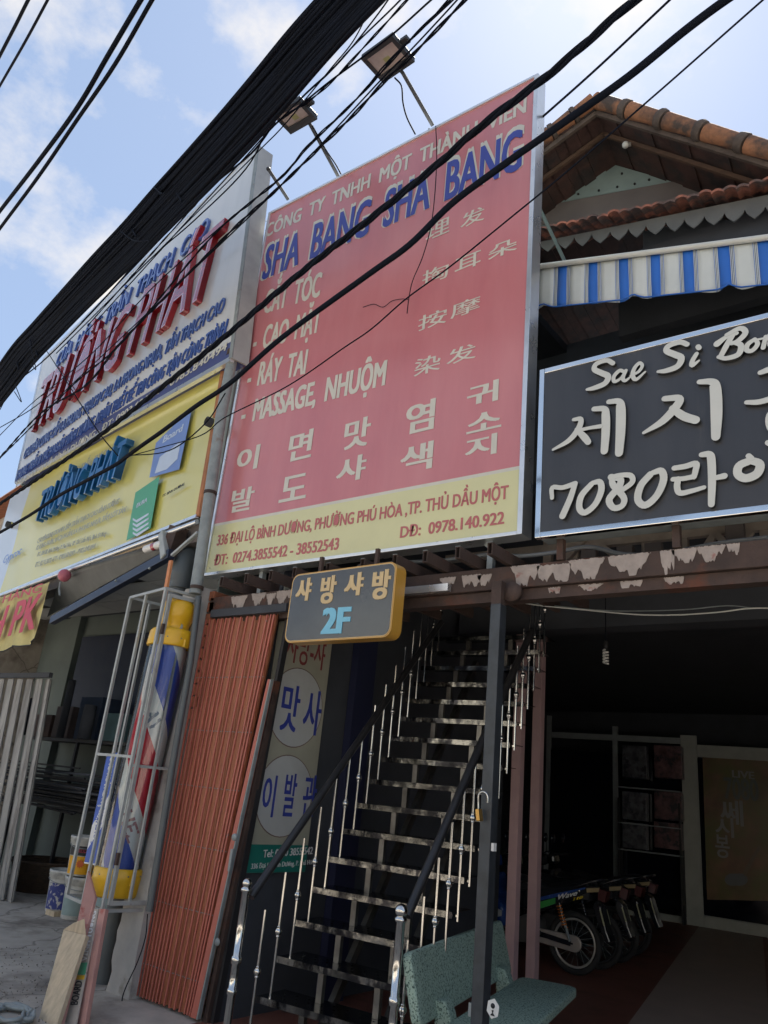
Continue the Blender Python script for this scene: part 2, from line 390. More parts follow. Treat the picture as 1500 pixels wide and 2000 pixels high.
def thing(name, label, cat, loc=(0, 0, 0), group=None):
    o = bpy.data.objects.new(name, None); col.objects.link(o)
    o.location = tuple(float(c) for c in loc); o.empty_display_size = 0.1
    o['label'] = label; o['category'] = cat
    if group: o['group'] = group
    return o
def tag(o, label, cat, group=None):
    o['label'] = label; o['category'] = cat
    if group: o['group'] = group
    return o
def struct(o):
    o['kind'] = 'structure'; return o
def dup(o, loc, label=None):
    c = o.copy(); col.objects.link(c); c.location = loc
    if label: c['label'] = label
    for ch in list(o.children):
        d = ch.copy(); col.objects.link(d); d.parent = c
        for g in list(ch.children):
            e = g.copy(); col.objects.link(e); e.parent = d
    return c
def relocate(o, loc):        # give a world-built mesh an origin of its own
    loc = Vector(tuple(map(float, loc))); o.data.transform(Matrix.Translation(-loc)); o.location = loc; return o
def smooth_path(pts, k=6):
    P = [np.array(p, float) for p in pts]
    P = [2 * P[0] - P[1]] + P + [2 * P[-1] - P[-2]]
    out_ = []
    for i in range(1, len(P) - 2):
        for j in range(k):
            t = j / k
            out_.append(0.5 * ((2 * P[i]) + (-P[i - 1] + P[i + 1]) * t + (2 * P[i - 1] - 5 * P[i] + 4 * P[i + 1] - P[i + 2]) * t * t + (-P[i - 1] + 3 * P[i] - 3 * P[i + 1] + P[i + 2]) * t ** 3))
    out_.append(P[-2])
    return out_

# ------------------------------------------------------------------ lettering
_gc = {}
def glyph(body, off, asp=1.0):
    k = (body, off)
    if k not in _gc:
        c = bpy.data.curves.new('t', 'FONT'); c.body = body; c.size = 1; c.extrude = 0.5; c.resolution_u = 3
        o = bpy.data.objects.new('t', c); col.objects.link(o)
        dg = bpy.context.evaluated_depsgraph_get(); dg.update()
        me = bpy.data.meshes.new_from_object(o.evaluated_get(dg))
        v = np.array([tuple(q.co) for q in me.vertices]) if len(me.vertices) else np.zeros((0, 3))
        f = [tuple(p.vertices) for p in me.polygons]
        bpy.data.objects.remove(o); bpy.data.curves.remove(c); bpy.data.meshes.remove(me)
        # embolden by overlaying copies shifted sideways and a little up and down
        V_, F_ = [], []
        sh = [(0, 0)] if off <= .006 else ([(-off, 0), (off, 0)] if off < .014 else [(-off, -off * .35), (off, -off * .35), (-off, off * .35), (off, off * .35)] + ([(0, 0)] if off > .035 else []))
        for q, (dx, dy) in enumerate(sh):
            b0 = sum(len(a) for a in V_)
            V_.append(v + np.array([dx, dy, .02 * q])); F_ += [tuple(b0 + i for i in p) for p in f]
        if len(v): v = np.concatenate(V_); f = F_
        _gc[k] = (v, f)
    return _gc[k]
CAP = {}
def capheight(off):
    if off not in CAP:
        v, f = glyph('H', off); CAP[off] = v[:, 1].max(), v[:, 1].min()
    return CAP[off]
def line_text(F, body, bl, br, tl, w0, w1, m, parent, off=0.02, shear=0.0, name='lettering', px=True, grow=0.0):
    """a line of text on plane F; baseline from pixel bl to br, cap height measured at tl"""
    v, f = glyph(body, off)
    ct, cb = capheight(off)
    a = np.array(F.uv(*bl)) if px else np.array(bl); b = np.array(F.uv(*br)) if px else np.array(br)
    t = np.array(F.uv(*tl)) if px else np.array(tl)
    cap = t[1] - a[1]
    x0, x1 = v[:, 0].min(), v[:, 0].max()
    bb = B()
    vs = []
    for q in v:
        s_ = (q[0] - x0) / (x1 - x0); y = (q[1] - cb) / (ct - cb) * cap
        uv = a + (b - a) * s_; w = w0 + (w1 - w0) * (q[2] + 0.5)
        vs.append(F.p(uv[0] + y * shear, uv[1] + y, w))
    return split_words(bb, v[:, 0], vs, f, name, m, parent)
def split_words(bb, xs, vs, f, name, m, parent):
    iv = sorted((min(xs[i] for i in p), max(xs[i] for i in p)) for p in f)
    gaps = []; cur = iv[0][1]
    for (l_, h_) in iv:
        if l_ - cur > .16: gaps.append((l_ + cur) / 2)
        cur = max(cur, h_)
    res = None; lo_ = -1e9
    for hi_ in gaps + [1e9]:
        idx = [i for i in range(len(xs)) if lo_ < xs[i] <= hi_]; mp_ = {a: k for k, a in enumerate(idx)}
        b2 = B(); b2.add([vs[i] for i in idx], [tuple(mp_[a] for a in p) for p in f if p[0] in mp_])
        res = b2.build(name, m, parent); lo_ = hi_
    return res
def glyph_text(F, body, bl, tr, w0, w1, m, parent, off=0.02, name='lettering', px=True):
    v, f = glyph(body, off)
    a = np.array(F.uv(*bl)) if px else np.array(bl); t = np.array(F.uv(*tr)) if px else np.array(tr)
    x0, x1 = v[:, 0].min(), v[:, 0].max(); y0, y1 = v[:, 1].min(), v[:, 1].max()
    bb = B()
    bb.add([F.p(a[0] + (t[0] - a[0]) * (q[0] - x0) / (x1 - x0), a[1] + (t[1] - a[1]) * (q[1] - y0) / (y1 - y0), w0 + (w1 - w0) * (q[2] + 0.5)) for q in v], f)
    return bb.build(name, m, parent)
def stroke_mesh(bb, F, pts, wid, w0, w1, mi_face=0, mi_side=1, ramp=0.0006, k=5, closed=False):
    """a brush stroke of varying width lying on plane F; pts in plane metres"""
    if len(pts) > 2: c = smooth_path([(*p, q) for p, q in zip(pts, wid)], k)
    else: c = [np.array((*pts[0], wid[0])), np.array((*pts[1], wid[1]))]
    P = [np.array(q[:2]) for q in c]; W = [q[2] / 2 for q in c]; n = len(P)
    L_, R_ = [], []
    for i in range(n):
        d = P[min(i + 1, n - 1)] - P[max(i - 1, 0)]
        d = d / (np.linalg.norm(d) + 1e-9); nn = np.array([-d[1], d[0]])
        L_.append(P[i] + nn * W[i]); R_.append(P[i] - nn * W[i])
    def capa(p, d, w, nn):
        return [p + nn * w * math.cos(a) + d * w * math.sin(a) for a in (math.pi * t / 6 for t in range(1, 6))]
    d0 = P[0] - P[1]; d0 /= np.linalg.norm(d0); d1 = P[-1] - P[-2]; d1 /= np.linalg.norm(d1)
    n0 = np.array([-d0[1], d0[0]]); n1_ = np.array([-d1[1], d1[0]])
    cs = capa(P[0], d0, W[0], n0)     # from one side round to the other
    ce = capa(P[-1], d1, W[-1], n1_)
    bb.cur = mi_face
    def pt(q, w, i): return F.p(q[0], q[1], w + ramp * i / n)
    top = []
    for i in range(n - 1):
        bb.add([pt(L_[i], w1, i), pt(L_[i + 1], w1, i + 1), pt(R_[i + 1], w1, i + 1), pt(R_[i], w1, i)], [(0, 1, 2, 3)])
    bb.add([pt(R_[0], w1, 0)] + [pt(q, w1, 0) for q in cs] + [pt(L_[0], w1, 0)], [tuple(range(7))])
    bb.add([pt(L_[-1], w1, n)] + [pt(q, w1, n) for q in ce] + [pt(R_[-1], w1, n)], [tuple(range(7))])
    ring = L_ + ce + R_[::-1] + cs
    idx = list(range(n)) + [n] * 5 + list(range(n - 1, -1, -1)) + [0] * 5
    bb.cur = mi_side
    m = len(ring)
    for i in range(m):
        j = (i + 1) % m
        bb.add([F.p(*ring[i], w0), F.p(*ring[j], w0), pt(ring[j], w1, idx[j]), pt(ring[i], w1, idx[i])], [(0, 1, 2, 3)])

# ================================================================== SETTING
F0 = Frame(0, 4.0, 0)            # plane of the red sign and the beam
FL = Frame(-5.2, 3.95, -10.5)    # plane of the left shop's boards
FR = Frame(-2.1, 4.5, 6.0)       # plane of the house on the right

g = B(); g.grid(lambda a, b: (-900 + 1800 * a, -900 + 1800 * b, -0.14), 2, 2, False)
struct(g.build('ground', K['asphalt']))
g = B(); g.box(-40, 30, -4.6, 3.9, -0.13, 0.0)
struct(g.build('pavement', K['concrete']))
g = B(); g.box(-40, 30, -4.78, -4.605, -0.13, 0.012)
struct(g.build('kerb', K['concrete'], bevel=0.015))
g = B(); g.box(-22, -4.35, 3.9, 7.6, -0.13, 0.0)
struct(g.build('left_shop_floor', K['concrete']))
g = B(); g.box(-4.35, 8, 3.9, 7.8, -0.13, 0.0); struct(g.build('tiled_floor', K['floor_red'])); g = B(); g.box(-9.1, 8, 7.801, 16, -0.13, 0.0)
struct(g.build('rear_floor', K['floor_red']))
g = B()
pl = [on_z(1218, 2000, .004), on_z(1345, 1814, .004), on_z(1496, 1836, .004), on_z(1496, 1905, .004)]
a_, b_ = pl[0], pl[1]; d_ = (b_ - a_)
q0 = a_ - d_ * 0.35; q1 = b_
r1 = on_z(1496, 1910, .004); r0 = r1 - d_ * 1.0
q1 = np.array([q1[0], 14.1, .004]); r1b = r1 + d_ / d_[1] * (14.1 - r1[1])
g.add([q0, r0, r1b, q1], [(0, 1, 2, 3)])
struct(g.build('floor_stripe', K['floor_tan']))

g = B(); g.box(-60, 60, -16, -13.0, -0.13, 0.0)
struct(g.build('far_pavement', K['concrete']))
r9 = random.Random(4)  # unseen row added so its sunlit walls bounce light onto the shop fronts
for i, (x0, x1, h, c_, lab) in enumerate(((-34, -24.1, 7.5, (.62, .57, .47), 'unseen cream shophouse added across the street, furthest left'), (-24, -15.1, 9.0, (.56, .58, .56), 'unseen grey green shophouse added across the street'), (-15, -6.1, 6.6, (.68, .63, .54), 'unseen pale cream shophouse added straight across the street'),
        (-6, 2.9, 8.2, (.60, .48, .38), 'unseen terracotta shophouse added across the street'), (3, 12.9, 6.2, (.68, .67, .64), 'unseen white shophouse added across the street'), (13, 24, 8.6, (.62, .55, .42), 'unseen ochre shophouse added across the street, furthest right'))):
    t = thing('shophouse', lab, 'building', ((x0 + x1) / 2, -17, 0), 'unseen shophouses added across the street')
    wm = mat('stucco%d' % i, c_, .85, var=.12, vs=1.5)
    g = B(); g.box(x0, x1, -22, -16, 3.2, h); g.build('upper_wall', wm, t)
    g = B(); g.box(x0, x1, -22, -18, 0, 3.199); g.build('shop_wall', K['dark'], t)
    g = B(); g.box(x0 - .05, x1 + .05, -16.02, -15.2, 3.0, 3.18); g.build('canopy', K['galv'], t)
    n = int((x1 - x0) / 2.4)
    for k in range(n):
        for z in ((4.0,) if h < 7 else (4.0, 6.2)):
            xc = x0 + (x1 - x0) * (k + .5) / n
            g = B(); g.box(xc - .55, xc + .55, -15.995, -15.95, z, z + 1.3); w_ = g.build('window', K['mint'], t)
            g = B(); g.box(xc - .48, xc + .48, -15.949, -15.94, z + .07, z + 1.23); g.build('pane', mat('far_pane', (.03, .04, .05), .1), w_)
    for k in range(n + 1):
        xc = x0 + .2 + (x1 - x0 - .4) * k / n
        g = B(); g.box(xc - .18, xc + .18, -16.4, -16.01, 0, 2.99); g.build('column', wm, t)

# ------------------------------------------------------------------ stair building
sb = thing('shop_building', 'two storey building behind the red sign with a dark open ground floor and stairwell', 'building', (-3, 7, 0))
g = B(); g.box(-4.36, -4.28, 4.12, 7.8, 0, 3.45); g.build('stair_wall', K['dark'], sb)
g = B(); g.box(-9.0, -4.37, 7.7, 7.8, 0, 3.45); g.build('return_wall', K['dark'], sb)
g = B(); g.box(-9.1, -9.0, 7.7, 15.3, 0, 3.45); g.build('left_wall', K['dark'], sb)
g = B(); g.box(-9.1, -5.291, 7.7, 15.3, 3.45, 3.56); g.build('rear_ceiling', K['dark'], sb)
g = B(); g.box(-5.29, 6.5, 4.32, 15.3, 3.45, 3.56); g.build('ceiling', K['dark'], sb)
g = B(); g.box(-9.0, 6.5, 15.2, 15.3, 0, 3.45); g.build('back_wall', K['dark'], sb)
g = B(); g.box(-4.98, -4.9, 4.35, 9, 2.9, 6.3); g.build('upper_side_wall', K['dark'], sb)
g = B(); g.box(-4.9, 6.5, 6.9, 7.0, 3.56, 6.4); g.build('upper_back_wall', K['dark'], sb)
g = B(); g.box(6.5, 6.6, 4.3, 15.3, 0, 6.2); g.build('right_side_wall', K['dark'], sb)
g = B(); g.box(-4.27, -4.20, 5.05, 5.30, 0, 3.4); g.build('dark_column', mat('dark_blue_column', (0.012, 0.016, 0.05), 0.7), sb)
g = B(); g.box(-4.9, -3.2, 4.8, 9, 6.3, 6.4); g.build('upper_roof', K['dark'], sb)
# pillar between the shops, its plaster broken away down one edge
pw = thing('party_pillar', 'grey plastered pillar with broken edge showing brick between the two shops', 'pillar', (-5.14, 4.1, 0))
g = B()
zs = [0 + 2.95 * i / 46 for i in range(47)]
r2 = random.Random(3)
front = []
for i, z in enumerate(zs):
    j = 0.0 if r2.random() < 0.3 else r2.uniform(0, 0.045)
    front.append((-5.27 + j, z))
vs = []; fs = []
for (x, z) in front:
    vs += [(x, 3.93, z), (-5.0, 3.93, z), (-5.0, 4.3, z), (x - 0.0, 4.3, z)]
for i in range(46):
    for a in range(4):
        b = (a + 1) % 4
        fs.append((i * 4 + a, i * 4 + b, i * 4 + 4 + b, i * 4 + 4 + a))
fs.append((46 * 4, 46 * 4 + 1, 46 * 4 + 2, 46 * 4 + 3))
g.add(vs, fs); g.build('plaster', K['plaster'], pw)
for i in range(26):
    z = 0.05 + i * 0.112
    g = B(); g.box(-5.292, -5.276, 3.965 + 0.012 * (i % 3), 4.27, z, z + 0.09)
    g.build('brick', K['brick'], pw)
bcol = [(2.46, .1), (2.58, .1), (2.70, .1), (2.82, .1)]
for i in range(11):
    z = 1.9 + i * 0.095
    g = B(); g.box(-4.99, -4.93 + 0.012 * (i % 2), 4.0, 4.26, z, z + 0.078); g.build('brick', K['brick'], pw)

# ------------------------------------------------------------------ left shop
ls = thing('left_shop', 'shop building on the left behind the white and yellow boards with panelled ceiling inside', 'building', (-9, 6, 0))
g = B(); g.box(-18, -5.3, 6.5, 6.6, 0, 3.63); g.build('back_wall', K['greenwall'], ls)
g = B(); g.box(-18.1, -18, 3, 6.6, 0, 3.7); g.build('far_wall', K['greenwall'], ls)
g = B(); g.box(-5.3, -5.28, 4.32, 6.5, 0, 3.63); g.build('side_wall', K['greenwall'], ls)
YF = lambda x: 3.95 + (-5.2 - x) * .1853 + .26
g = B(); g.hexa([(-17, YF(-17), 3.68), (-5.3, YF(-5.3), 3.68), (-5.3, 6.7, 3.68), (-17, 6.7, 3.68), (-17, YF(-17), 3.8), (-5.3, YF(-5.3), 3.8), (-5.3, 6.7, 3.8), (-17, 6.7, 3.8)]); g.build('slab', K['dark'], ls)
g = B(M=FL.M()); g.box(-6.3, -1.1, 0.3, 2.6, 3.8, 7.3); g.build('upper_storey', K['greyboard'], ls)
x = -17.9
while x < -5.5:
    y = 4.3
    while y < 6.4:
        if y < YF(x) - .02:
            y += .54; continue
        g = B(); g.box(x, min(x + 0.985, -5.31), y, min(y + 0.51, 6.49), 3.63, 3.645 + rnd.uniform(-.003, .003)); g.build('ceiling_panel', K['ceil'], ls); y += 0.54
    x += 1.0
g = B(); g.box(-11.25, -10.95, 6.4, 6.5, 0, 3.62); g.build('pier', K['greenwall'], ls)
g = B(); g.box(-10.85, -8.4, 6.44, 6.5, 1.75, 3.3); g.build('doorway_shade_panel', mat('room_shade_blue', (0.01, 0.018, 0.045), 0.6), ls)  # solid panel; the dark of the room beyond is put into its colour
g = B(M=FL.M()); g.box(-9.0, -0.12, 0.06, 0.24, 3.42, 3.66); g.build('lintel', K['greyboard'], ls)
# grey folding gate standing open on the left
gg = thing('grey_folding_gate', 'grey corrugated steel folding gate pushed open at the left edge of the photo', 'gate', on_z(40, 1760, 0))
A0 = on_z(19, 1765, 0.0); LN = np.array([-.30, 0.0])
for i in range(22):
    g = B()
    for t in range(2):
        xo = -0.105 * i - .05 * t
        yo = (0.05 if (i + t) % 2 else 0.0) - .006 * i
        a = np.array([A0[0] + xo, A0[1] + yo]); wd = .056 if (i * 7 + t * 3) % 5 else .049
        g.hexa([(a[0] - wd, a[1], .01), (a[0], a[1] + .006, .01), (a[0], a[1] + .02, .01), (a[0] - wd, a[1] + .016, .01)] + [(a[0] - wd + LN[0], a[1], 2.42), (a[0] + LN[0], a[1] + .006, 2.42), (a[0] + LN[0], a[1] + .02, 2.42), (a[0] - wd + LN[0], a[1] + .016, 2.42)])
    g.build('slat', K['greygate'], gg)
g = B(); g.bar((A0[0] - .25, A0[1] - .02, 2.46), (A0[0] - 2.7, A0[1] - .1, 2.46), .05, .06); g.build('head_rail', K['dark'], gg)

# ------------------------------------------------------------------ house on the right
hr = thing('tiled_house', 'house on the right with clay tiled gable roof, mint gable board and scalloped fascia', 'house', (-1.5, 5.5, 3.5))
def planeR(off):
    return Frame(-2.1, off, 6.0)
FV, FG, FE = planeR(4.9), planeR(5.6), planeR(5.0)
apexV = FV.uv(1163, 204); rV = FV.uv(1500, 303); lV = FV.uv(1056, 290)
apexG = FG.uv(1187, 322); rG = FG.uv(1400, 377); lG = FG.uv(1040, 406)
sR = (rV[1] - apexV[1]) / (rV[0] - apexV[0]); sL = (lV[1] - apexV[1]) / (lV[0] - apexV[0])
sL = 0.49
rEnd = (apexV[0] + 3.2, apexV[1] + sR * 3.2); lEnd = (apexV[0] - 2.2, apexV[1] - sL * 2.2)
# roof slopes: each slope is built from long tile courses seen from beneath
def slope(end, side):
    n = 22
    for i in range(n):
        a = (apexV[0] + (end[0] - apexV[0]) * i / n, apexV[1] + (end[1] - apexV[1]) * i / n)
        b = (apexV[0] + (end[0] - apexV[0]) * (i + 1.04) / n, apexV[1] + (end[1] - apexV[1]) * (i + 1.04) / n)
        g = B()
        h = 0.035
        dz = 0.0 if i % 2 else -0.018
        g.hexa([FV.p(a[0], a[1] + dz - h, 0), FV.p(b[0], b[1] + dz - h, 0), FV.p(b[0], b[1] + dz - h, -4.0), FV.p(a[0], a[1] + dz - h, -4.0),
                FV.p(a[0], a[1] + dz + h, 0), FV.p(b[0], b[1] + dz + h, 0), FV.p(b[0], b[1] + dz + h, -4.0), FV.p(a[0], a[1] + dz + h, -4.0)])
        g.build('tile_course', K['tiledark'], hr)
slope(rEnd, 1); slope(lEnd, -1)
# battens under the tiles, running across the slope
for end, nn in ((rEnd, 9), (lEnd, 5)):
    for k in (2,):
        w = -0.12 * k - 0.02
        g = B(); g.bar(FV.p(apexV[0], apexV[1] - .10, w), FV.p(end[0], end[1] - .10, w), 0.03, 0.035); g.build('batten', K['wood'], hr)
# verge caps on the right slope: round clay tiles with mortar lumps at the joints
nC = 11
for i in range(nC):
    f0, f1 = i / nC + 0.004, (i + 1) / nC
    for (end, cnt, sc) in ((rEnd, nC, 1), (lEnd, nC, 1)):
        a = FV.p(apexV[0] + (end[0] - apexV[0]) * f0, apexV[1] + (end[1] - apexV[1]) * f0 + 0.03, 0.02)
        b = FV.p(apexV[0] + (end[0] - apexV[0]) * f1, apexV[1] + (end[1] - apexV[1]) * f1 + 0.03, 0.02)
        g = B(); m_ = a + (b - a) * 0.86
        g.tube([a, m_], [0.072, 0.062], 12); g.build('verge_tile', K['tile'], hr)
        g = B(); j = rnd.uniform(-.006, .006)
        g.tube([m_ - (b - a) * 0.05, m_ + (b - a) * 0.03, b], [0.074, 0.083 + j, 0.079], 12); g.build('mortar_joint', K['mortar'], hr)
g = B(); g.bar(FV.p(apexV[0], apexV[1] - .07, -.03), FV.p(rEnd[0], rEnd[1] - .07, -.03), .03, .05); g.build('underside_shade_strip', K['mortar'], hr)  # dark strips added for the shaded underside beneath the verge caps
g = B(); g.bar(FV.p(apexV[0], apexV[1] - .07, -.03), FV.p(lEnd[0], lEnd[1] - .07, -.03), .03, .05); g.build('underside_shade_strip', K['mortar'], hr)
# gable: mint board above, grey-brown board below
def gp(px, py): return FG.uv(px, py)
mintpoly = [gp(1187, 322), gp(1307, 357), gp(1055, 404)]
lx = mintpoly[2]; lx2 = (lx[0] - 0.8, lx[1] - 0.8 * 0.62)
def polyplate(F, poly, w0, w1, m, name, parent):
    g = B(); n = len(poly)
    vs = [F.p(p[0], p[1], w1) for p in poly] + [F.p(p[0], p[1], w0) for p in poly]
    g.add(vs, [tuple(range(n)), tuple(range(2 * n - 1, n - 1, -1))] + [(i, n + i, n + (i + 1) % n, (i + 1) % n) for i in range(n)])
    return g.build(name, m, parent)
polyplate(FG, [gp(1187, 318), gp(1312, 354), gp(1052, 402), lx2], -.02, 0, K['mint'], 'gable_board', hr)
polyplate(FG, [gp(1314, 355), gp(1430, 372), gp(1430, 400), gp(1052, 440), gp(1020, 412), gp(1052, 404.5)], -.02, 0.004, K['greyboard'], 'lower_board', hr)
for (x, y) in ((1095, 388), (1130, 380), (1170, 373), (1206, 366), (1268, 352), (1180, 330), (1215, 340), (1240, 360), (1076, 398)):
    g = B(); g.ball(FG.p(*gp(x, y), 0.008), 0.012, 8, 5); g.build('nail_head', K['black'], hr)
g = B(); g.box(-2.0, 4, 5.95, 6.05, 5.4, 6.95); g.build('gable_back', K['dark'], hr)
# purlins sticking out under the roof
for (px, py, px2, py2) in ((1127, 340, 1203, 314), ):
    g = B(); g.bar(FG.p(*FG.uv(px, py), .04), FG.p(*FG.uv(px2, py2), .04), .05, .05); g.build('purlin_end', K['wood'], hr)
g = B(); a = FV.p(*FV.uv(1222, 283, -.2), -.2)
g.ball(a, .032, 10, 8); g.tube([a, a + np.array([0.03, .12, .1])], .02); g.build('roof_lamp', K['letter'], hr)
# lower pent roof: sloping tiles, tile edge, fascia
e0 = FE.uv(1053, 457); e1 = FE.uv(1500, 362)
nT = 34; span = 3.0
eu0 = e0[0] - 0.35
def ez(u): return e0[1] + (u - e0[0]) * (e1[1] - e0[1]) / (e1[0] - e0[0])
for i in range(nT):
    u0 = eu0 + span * i / nT; u1 = eu0 + span * (i + 1) / nT
    for rrow in range(3):
        g = B()
        w0 = 0.07 - rrow * 0.2; w1 = w0 - 0.235
        zz = lambda u, w: ez(u) + (0.07 - w) * 0.42 + rrow * 0.016
        um = (u0 + u1) / 2; k = rnd.uniform(-.012, .012)
        vs = []
        nseg = 5
        for w in (w0, w1):
            for t in range(nseg + 1):
                u = u0 + (u1 - u0) * t / nseg * 1.04; bmp = 0.022 * math.sin(math.pi * t / nseg) + k
                vs.append(FE.p(u, zz(u, w) + bmp, w))
            for t in range(nseg + 1):
                u = u0 + (u1 - u0) * t / nseg * 1.04; bmp = 0.022 * math.sin(math.pi * t / nseg) + k - 0.022
                vs.append(FE.p(u, zz(u, w) + bmp, w))
        n = nseg + 1; fs = []
        for t in range(nseg):
            fs.append((t, t + 1, n + t + 1, n + t)); fs.append((t, t + 1, 2 * n + t + 1, 2 * n + t)); fs.append((n + t, n + t + 1, 3 * n + t + 1, 3 * n + t))
        g.add(vs, fs); g.build('roof_tile', K['eave'], hr)
# scalloped fascia
FF = planeR(5.08)
f0 = FF.uv(1053, 478); f1 = FF.uv(1500, 392); b0 = FF.uv(1070, 486); b1 = FF.uv(1492, 407)
xs = [1019, 1054, 1089, 1122, 1156, 1192, 1228, 1262, 1301, 1337, 1376, 1415, 1455, 1495, 1535]
poly = []
tops = []
low = []
for i in range(len(xs) - 1):
    xa, xb = xs[i], xs[i + 1]
    yc = lambda x: 482 + (x - 1054) * (412 - 482) / (1495 - 1054)        # notch line
    ca = FF.uv(xa, yc(xa) - 7 + (9 if i == 0 else 0)); tip = FF.uv((xa + xb) / 2 - 1, yc((xa + xb) / 2) + 13); cb = FF.uv(xb, yc(xb) - 7)
    for t in range(6):
        f = t / 6
        low.append((ca[0] + (tip[0] - ca[0]) * f, ca[1] + (tip[1] - ca[1]) * (f ** 0.62)))
    for t in range(6):
        f = t / 6
        low.append((tip[0] + (cb[0] - tip[0]) * f, tip[1] + (cb[1] - tip[1]) * (1 - (1 - f) ** 0.62)))
low.append(FF.uv(xs[-1], 405 - 7))
up0 = (low[0][0], ez(low[0][0]) - 0.045); up1 = (low[-1][0], ez(low[-1][0]) - 0.045)
g = B(); n = len(low)
topl = [(p[0], ez(p[0]) - 0.03) for p in low]
vs = [FF.p(*p, .012) for p in low] + [FF.p(*p, .012) for p in topl] + [FF.p(*p, 0) for p in low] + [FF.p(*p, 0) for p in topl]
fs = []
for i in range(n - 1):
    fs += [(i, i + 1, n + i + 1, n + i), (2 * n + i, 2 * n + i + 1, 3 * n + i + 1, 3 * n + i), (i, i + 1, 2 * n + i + 1, 2 * n + i)]
g.add(vs, fs); g.build('scalloped_fascia', mat('fascia_grey', (0.12, 0.125, 0.122), 0.7, var=.15), hr)
# thin steel stay beside the red sign
g = B(); g.bar(on_y(1054, 407, 4.6), on_y(1104, 512, 4.6), .025, .025); g.build('stay_rod', mat('stay_paint', (.09, .13, .12), .6), hr)
g = B(); g.box(-2.0, 5, 5.3, 5.4, 5.2, 6.0); g.build('upper_wall', K['dark'], hr)

# ------------------------------------------------------------------ striped awning
aw = thing('striped_awning', 'blue and white striped awning valance above the black sign', 'awning', FR.p(0, 5, 0))
A = [FR.uv(1042, 524), FR.uv(1500, 466)]
def awtop(u): return A[0][1] + (u - A[0][0]) * (A[1][1] - A[0][1]) / (A[1][0] - A[0][0])
uN = lambda x: FR.uv(x, 524 - (x - 1042) * 0.127)[0]
# stripe boundaries in photo pixels, continued at the same pitch
pat = []
starts = [970, 1027, 1088, 1148, 1207, 1269, 1332, 1400, 1478, 1560, 1640, 1720]
for i in range(len(starts) - 1):
    a, b = starts[i], starts[i + 1]; w = b - a
    pat += [(a, a + .30 * w, 1), (a + .30 * w, a + .315 * w, 0), (a + .315 * w, a + .335 * w, 2), (a + .335 * w, a + .355 * w, 0), (a + .355 * w, a + .375 * w, 2), (a + .375 * w, a + .395 * w, 0), (a + .395 * w, a + .41 * w, 1), (a + .41 * w, a + .88 * w, 0), (a + .88 * w, a + .895 * w, 1), (a + .895 * w, a + .915 * w, 0), (a + .915 * w, a + .935 * w, 2), (a + .935 * w, a + .96 * w, 0), (a + .96 * w, a + .975 * w, 2), (a + .975 * w, b, 0)]
notch = [1062, 1235, 1418, 1600]
botpx = lambda x: 602 - (x - 1046) * 0.103
def drop(x):
    n = min(abs(x - q) for q in notch)
    return 9 * max(0, 1 - n / 24) ** 1.5
g = B()
for (xa, xb, mi) in pat:
    g.cur = mi
    nu = max(1, int((xb - xa) / 8)); nv = 9
    def fn(a, b, xa=xa, xb=xb):
        x = xa + (xb - xa) * a
        u = uN(x); zt = awtop(u); zb = FR.uv(x, botpx(x) - drop(x))[1]
        fold = 0.012 * math.sin(u * 9 + 1) * b + 0.008 * math.sin(u * 31 + b * 5) * b + (0.03 * b * math.exp(-((x - 1418) / 9) ** 2))
        return FR.p(u, zt + (zb - zt) * b, -0.02 + fold)
    g.grid(fn, nu, nv)
v = g.build('valance', [K['cloth'], K['clothblue'], K['clothgrey']], aw)
sm = v.modifiers.new('thick', 'SOLIDIFY'); sm.thickness = 0.002
g = B(); g.tube([FR.p(A[0][0] - .3, awtop(A[0][0] - .3) + .01, 0), FR.p(4, awtop(4) + .01, 0)], .022, 10); g.build('front_bar', K['letter'], aw)
g = B()
g.add([FR.p(-.4, awtop(-.4) - .005, 0), FR.p(4, awtop(4) - .005, 0), FR.p(4, awtop(4) + .35, -1.0), FR.p(-.4, awtop(-.4) + .35, -1.0)], [(0, 1, 2, 3)])
g.build('canopy', K['cloth'], aw)
g = B()
xx = [FR.p(uN(x), FR.uv(x, botpx(x) - drop(x))[1] - .004, 0.0) for x in range(980, 1700, 6)]
g.tube(xx, .006, 5); g.build('blue_piping', K['clothblue'], aw)

# dark truss railing above the beam, behind the black sign
tr = thing('railing_trellis', 'beige criss-cross railing in shadow under the black sign', 'railing', (-1.3, 4.75, 3.5))
FT = Frame(0, 4.75, 2)
g = B(); g.bar(FT.p(-3.1, 3.58), FT.p(2.5, 3.58), .05, .05); g.build('rail', K['truss'], tr)
g = B(); g.bar(FT.p(-3.1, 3.2), FT.p(2.5, 3.2), .05, .05); g.build('rail', K['truss'], tr)
for px in (1070, 1122, 1263, 1335, 1498):
    u = FT.uv(px, 1080)[0]
    g = B(); g.bar(FT.p(u, 3.0, -.01), FT.p(u, 3.7, -.01), .06, .04); g.build('upright', K['truss'], tr)
for (xa, ya, xb, yb) in ((1085, 1120, 1150, 1050), (1150, 1050, 1200, 1085), (1370, 1090, 1400, 1045), (1400, 1045, 1430, 1075), (1440, 1070, 1470, 1040)):
    g = B(); g.bar(FT.p(*FT.uv(xa, ya), .03), FT.p(*FT.uv(xb, yb), .03), .04, .04); g.build('brace', K['truss'], tr)
for px in (1165, 1235, 1290, 1450):
    u = FT.uv(px, 1080)[0]
    g = B(); g.box(u - .05, u + .05, 4.55, 4.6, 2.95, 3.12 if px != 1450 else 3.2); g.build('bracket', K['greyboard'], tr)

